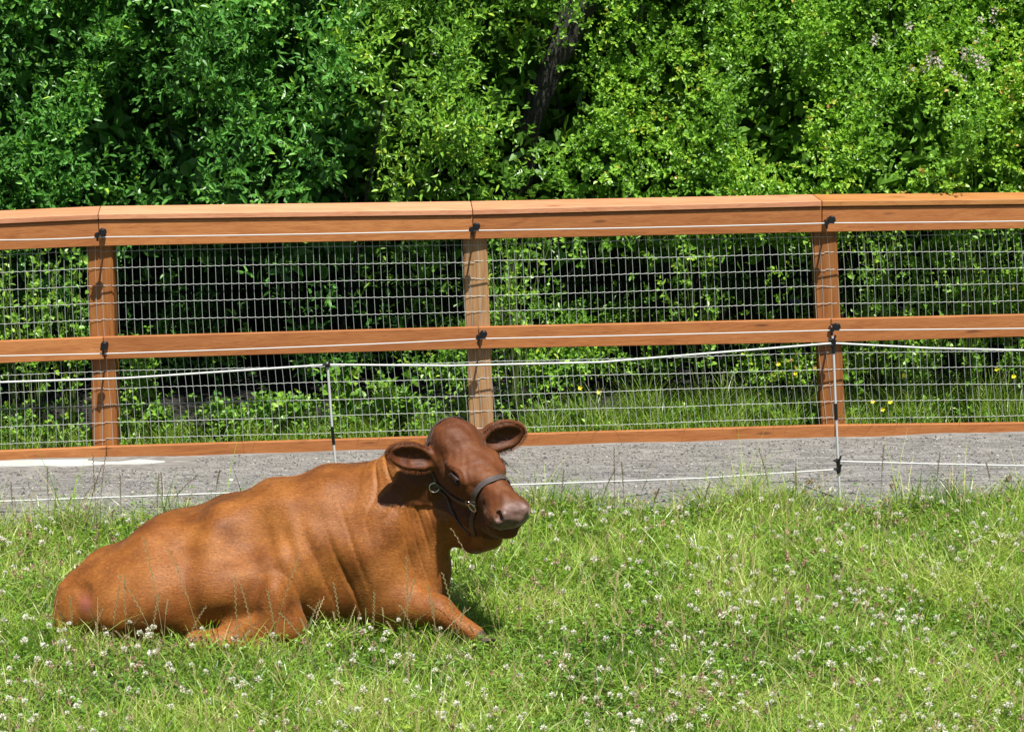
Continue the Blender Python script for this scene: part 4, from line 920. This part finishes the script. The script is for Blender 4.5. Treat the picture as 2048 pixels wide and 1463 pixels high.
GRST = [(100, 1075, 95, 935), (30, 1080, 22, 965), (195, 1080, 186, 910), (200, 1075, 212, 905), (170, 1085, 205, 930), (245, 1070, 240, 950), (315, 1060, 318, 948), (318, 1058, 395, 950), (330, 1055, 322, 945), (430, 1015, 440, 940), (1230, 1040, 1228, 895), (1250, 1045, 1243, 925), (1195, 1040, 1230, 940), (1300, 1045, 1318, 978), (1400, 1050, 1420, 965), (1590, 1030, 1592, 935), (1545, 1035, 1520, 905), (1760, 1020, 1768, 890), (1870, 1020, 1880, 905), (1985, 1010, 1972, 925), (1120, 1060, 1128, 940)]
ORD = ['leftmost', 'second', 'third', 'fourth', 'fifth', 'sixth', 'seventh', 'eighth', 'ninth', 'tenth', 'eleventh', 'twelfth', 'thirteenth', 'fourteenth', 'fifteenth', 'sixteenth', 'seventeenth', 'eighteenth', 'nineteenth', 'twentieth', 'twenty first', 'twenty second', 'twenty third', 'twenty fourth', 'twenty fifth', 'rightmost']
ordn = lambda k, n: 'leftmost' if k == 0 else 'rightmost' if k == n-1 else ORD[k]+' from the left'
COWST.sort(key=lambda q: q[2]); GRST.sort(key=lambda q: q[2])
def part_of_cow(x): return 'rump' if x < 270 else 'thigh' if x < 500 else 'flank' if x < 700 else 'shoulder' if x < 860 else 'neck and head'
for k, q in enumerate(COWST): stalk(*q, 'straw coloured grass stalk before the cow %s, tip %s' % (part_of_cow(q[2]), ordn(k, len(COWST))), 'grass stalks in front of the cow')
for k, q in enumerate(GRST): stalk(*q, 'tall thin brown grass stalk against the grey gravel path, tip '+ordn(k, len(GRST)), 'grass stalks in front of the gravel path', True)
# broken turf on the edge of the gravel
# ------------------------------------------------------------------ origins of single meshes to their own base
for o in list(COL.objects):
    if o.type == 'MESH' and o.parent is None and o.get('kind') != 'structure' and not o.children and o.data.users == 1 and o.matrix_world == Matrix.Identity(4):
        n = len(o.data.vertices); co = np.empty(n*3, np.float32); o.data.vertices.foreach_get('co', co); co = co.reshape(-1, 3)
        c = (co.min(0)+co.max(0))/2; c[2] = co[:, 2].min(); co -= c; o.data.vertices.foreach_set('co', co.ravel()); o.data.update(); o.location = Vector([float(x) for x in c])

# ------------------------------------------------------------------ true albedos: everything above was mixed about one stop too bright
for m in bpy.data.materials:
    if m in (m_steel, m_eye, m_yellow): continue
    leafy = m in (m_willow, m_mid, m_rose, m_weed, m_grass, m_clover, m_clovhead)
    k = .74 if leafy else .58; tr = m.node_tree
    for nd in list(tr.nodes):
        sk = nd.inputs['Base Color'] if nd.type == 'BSDF_PRINCIPLED' else nd.inputs['Color'] if nd.type == 'BSDF_TRANSLUCENT' else None
        if sk is None: continue
        if sk.is_linked:
            mx = tr.nodes.new('ShaderNodeMix'); mx.data_type = 'RGBA'; mx.blend_type = 'MULTIPLY'; mx.inputs[0].default_value = 1; mx.inputs[7].default_value = (k, k, k, 1)
            tr.links.new(sk.links[0].from_socket, mx.inputs[6]); tr.links.new(mx.outputs[2], sk)
        else: sk.default_value = tuple(v*k for v in sk.default_value[:3])+(1,)
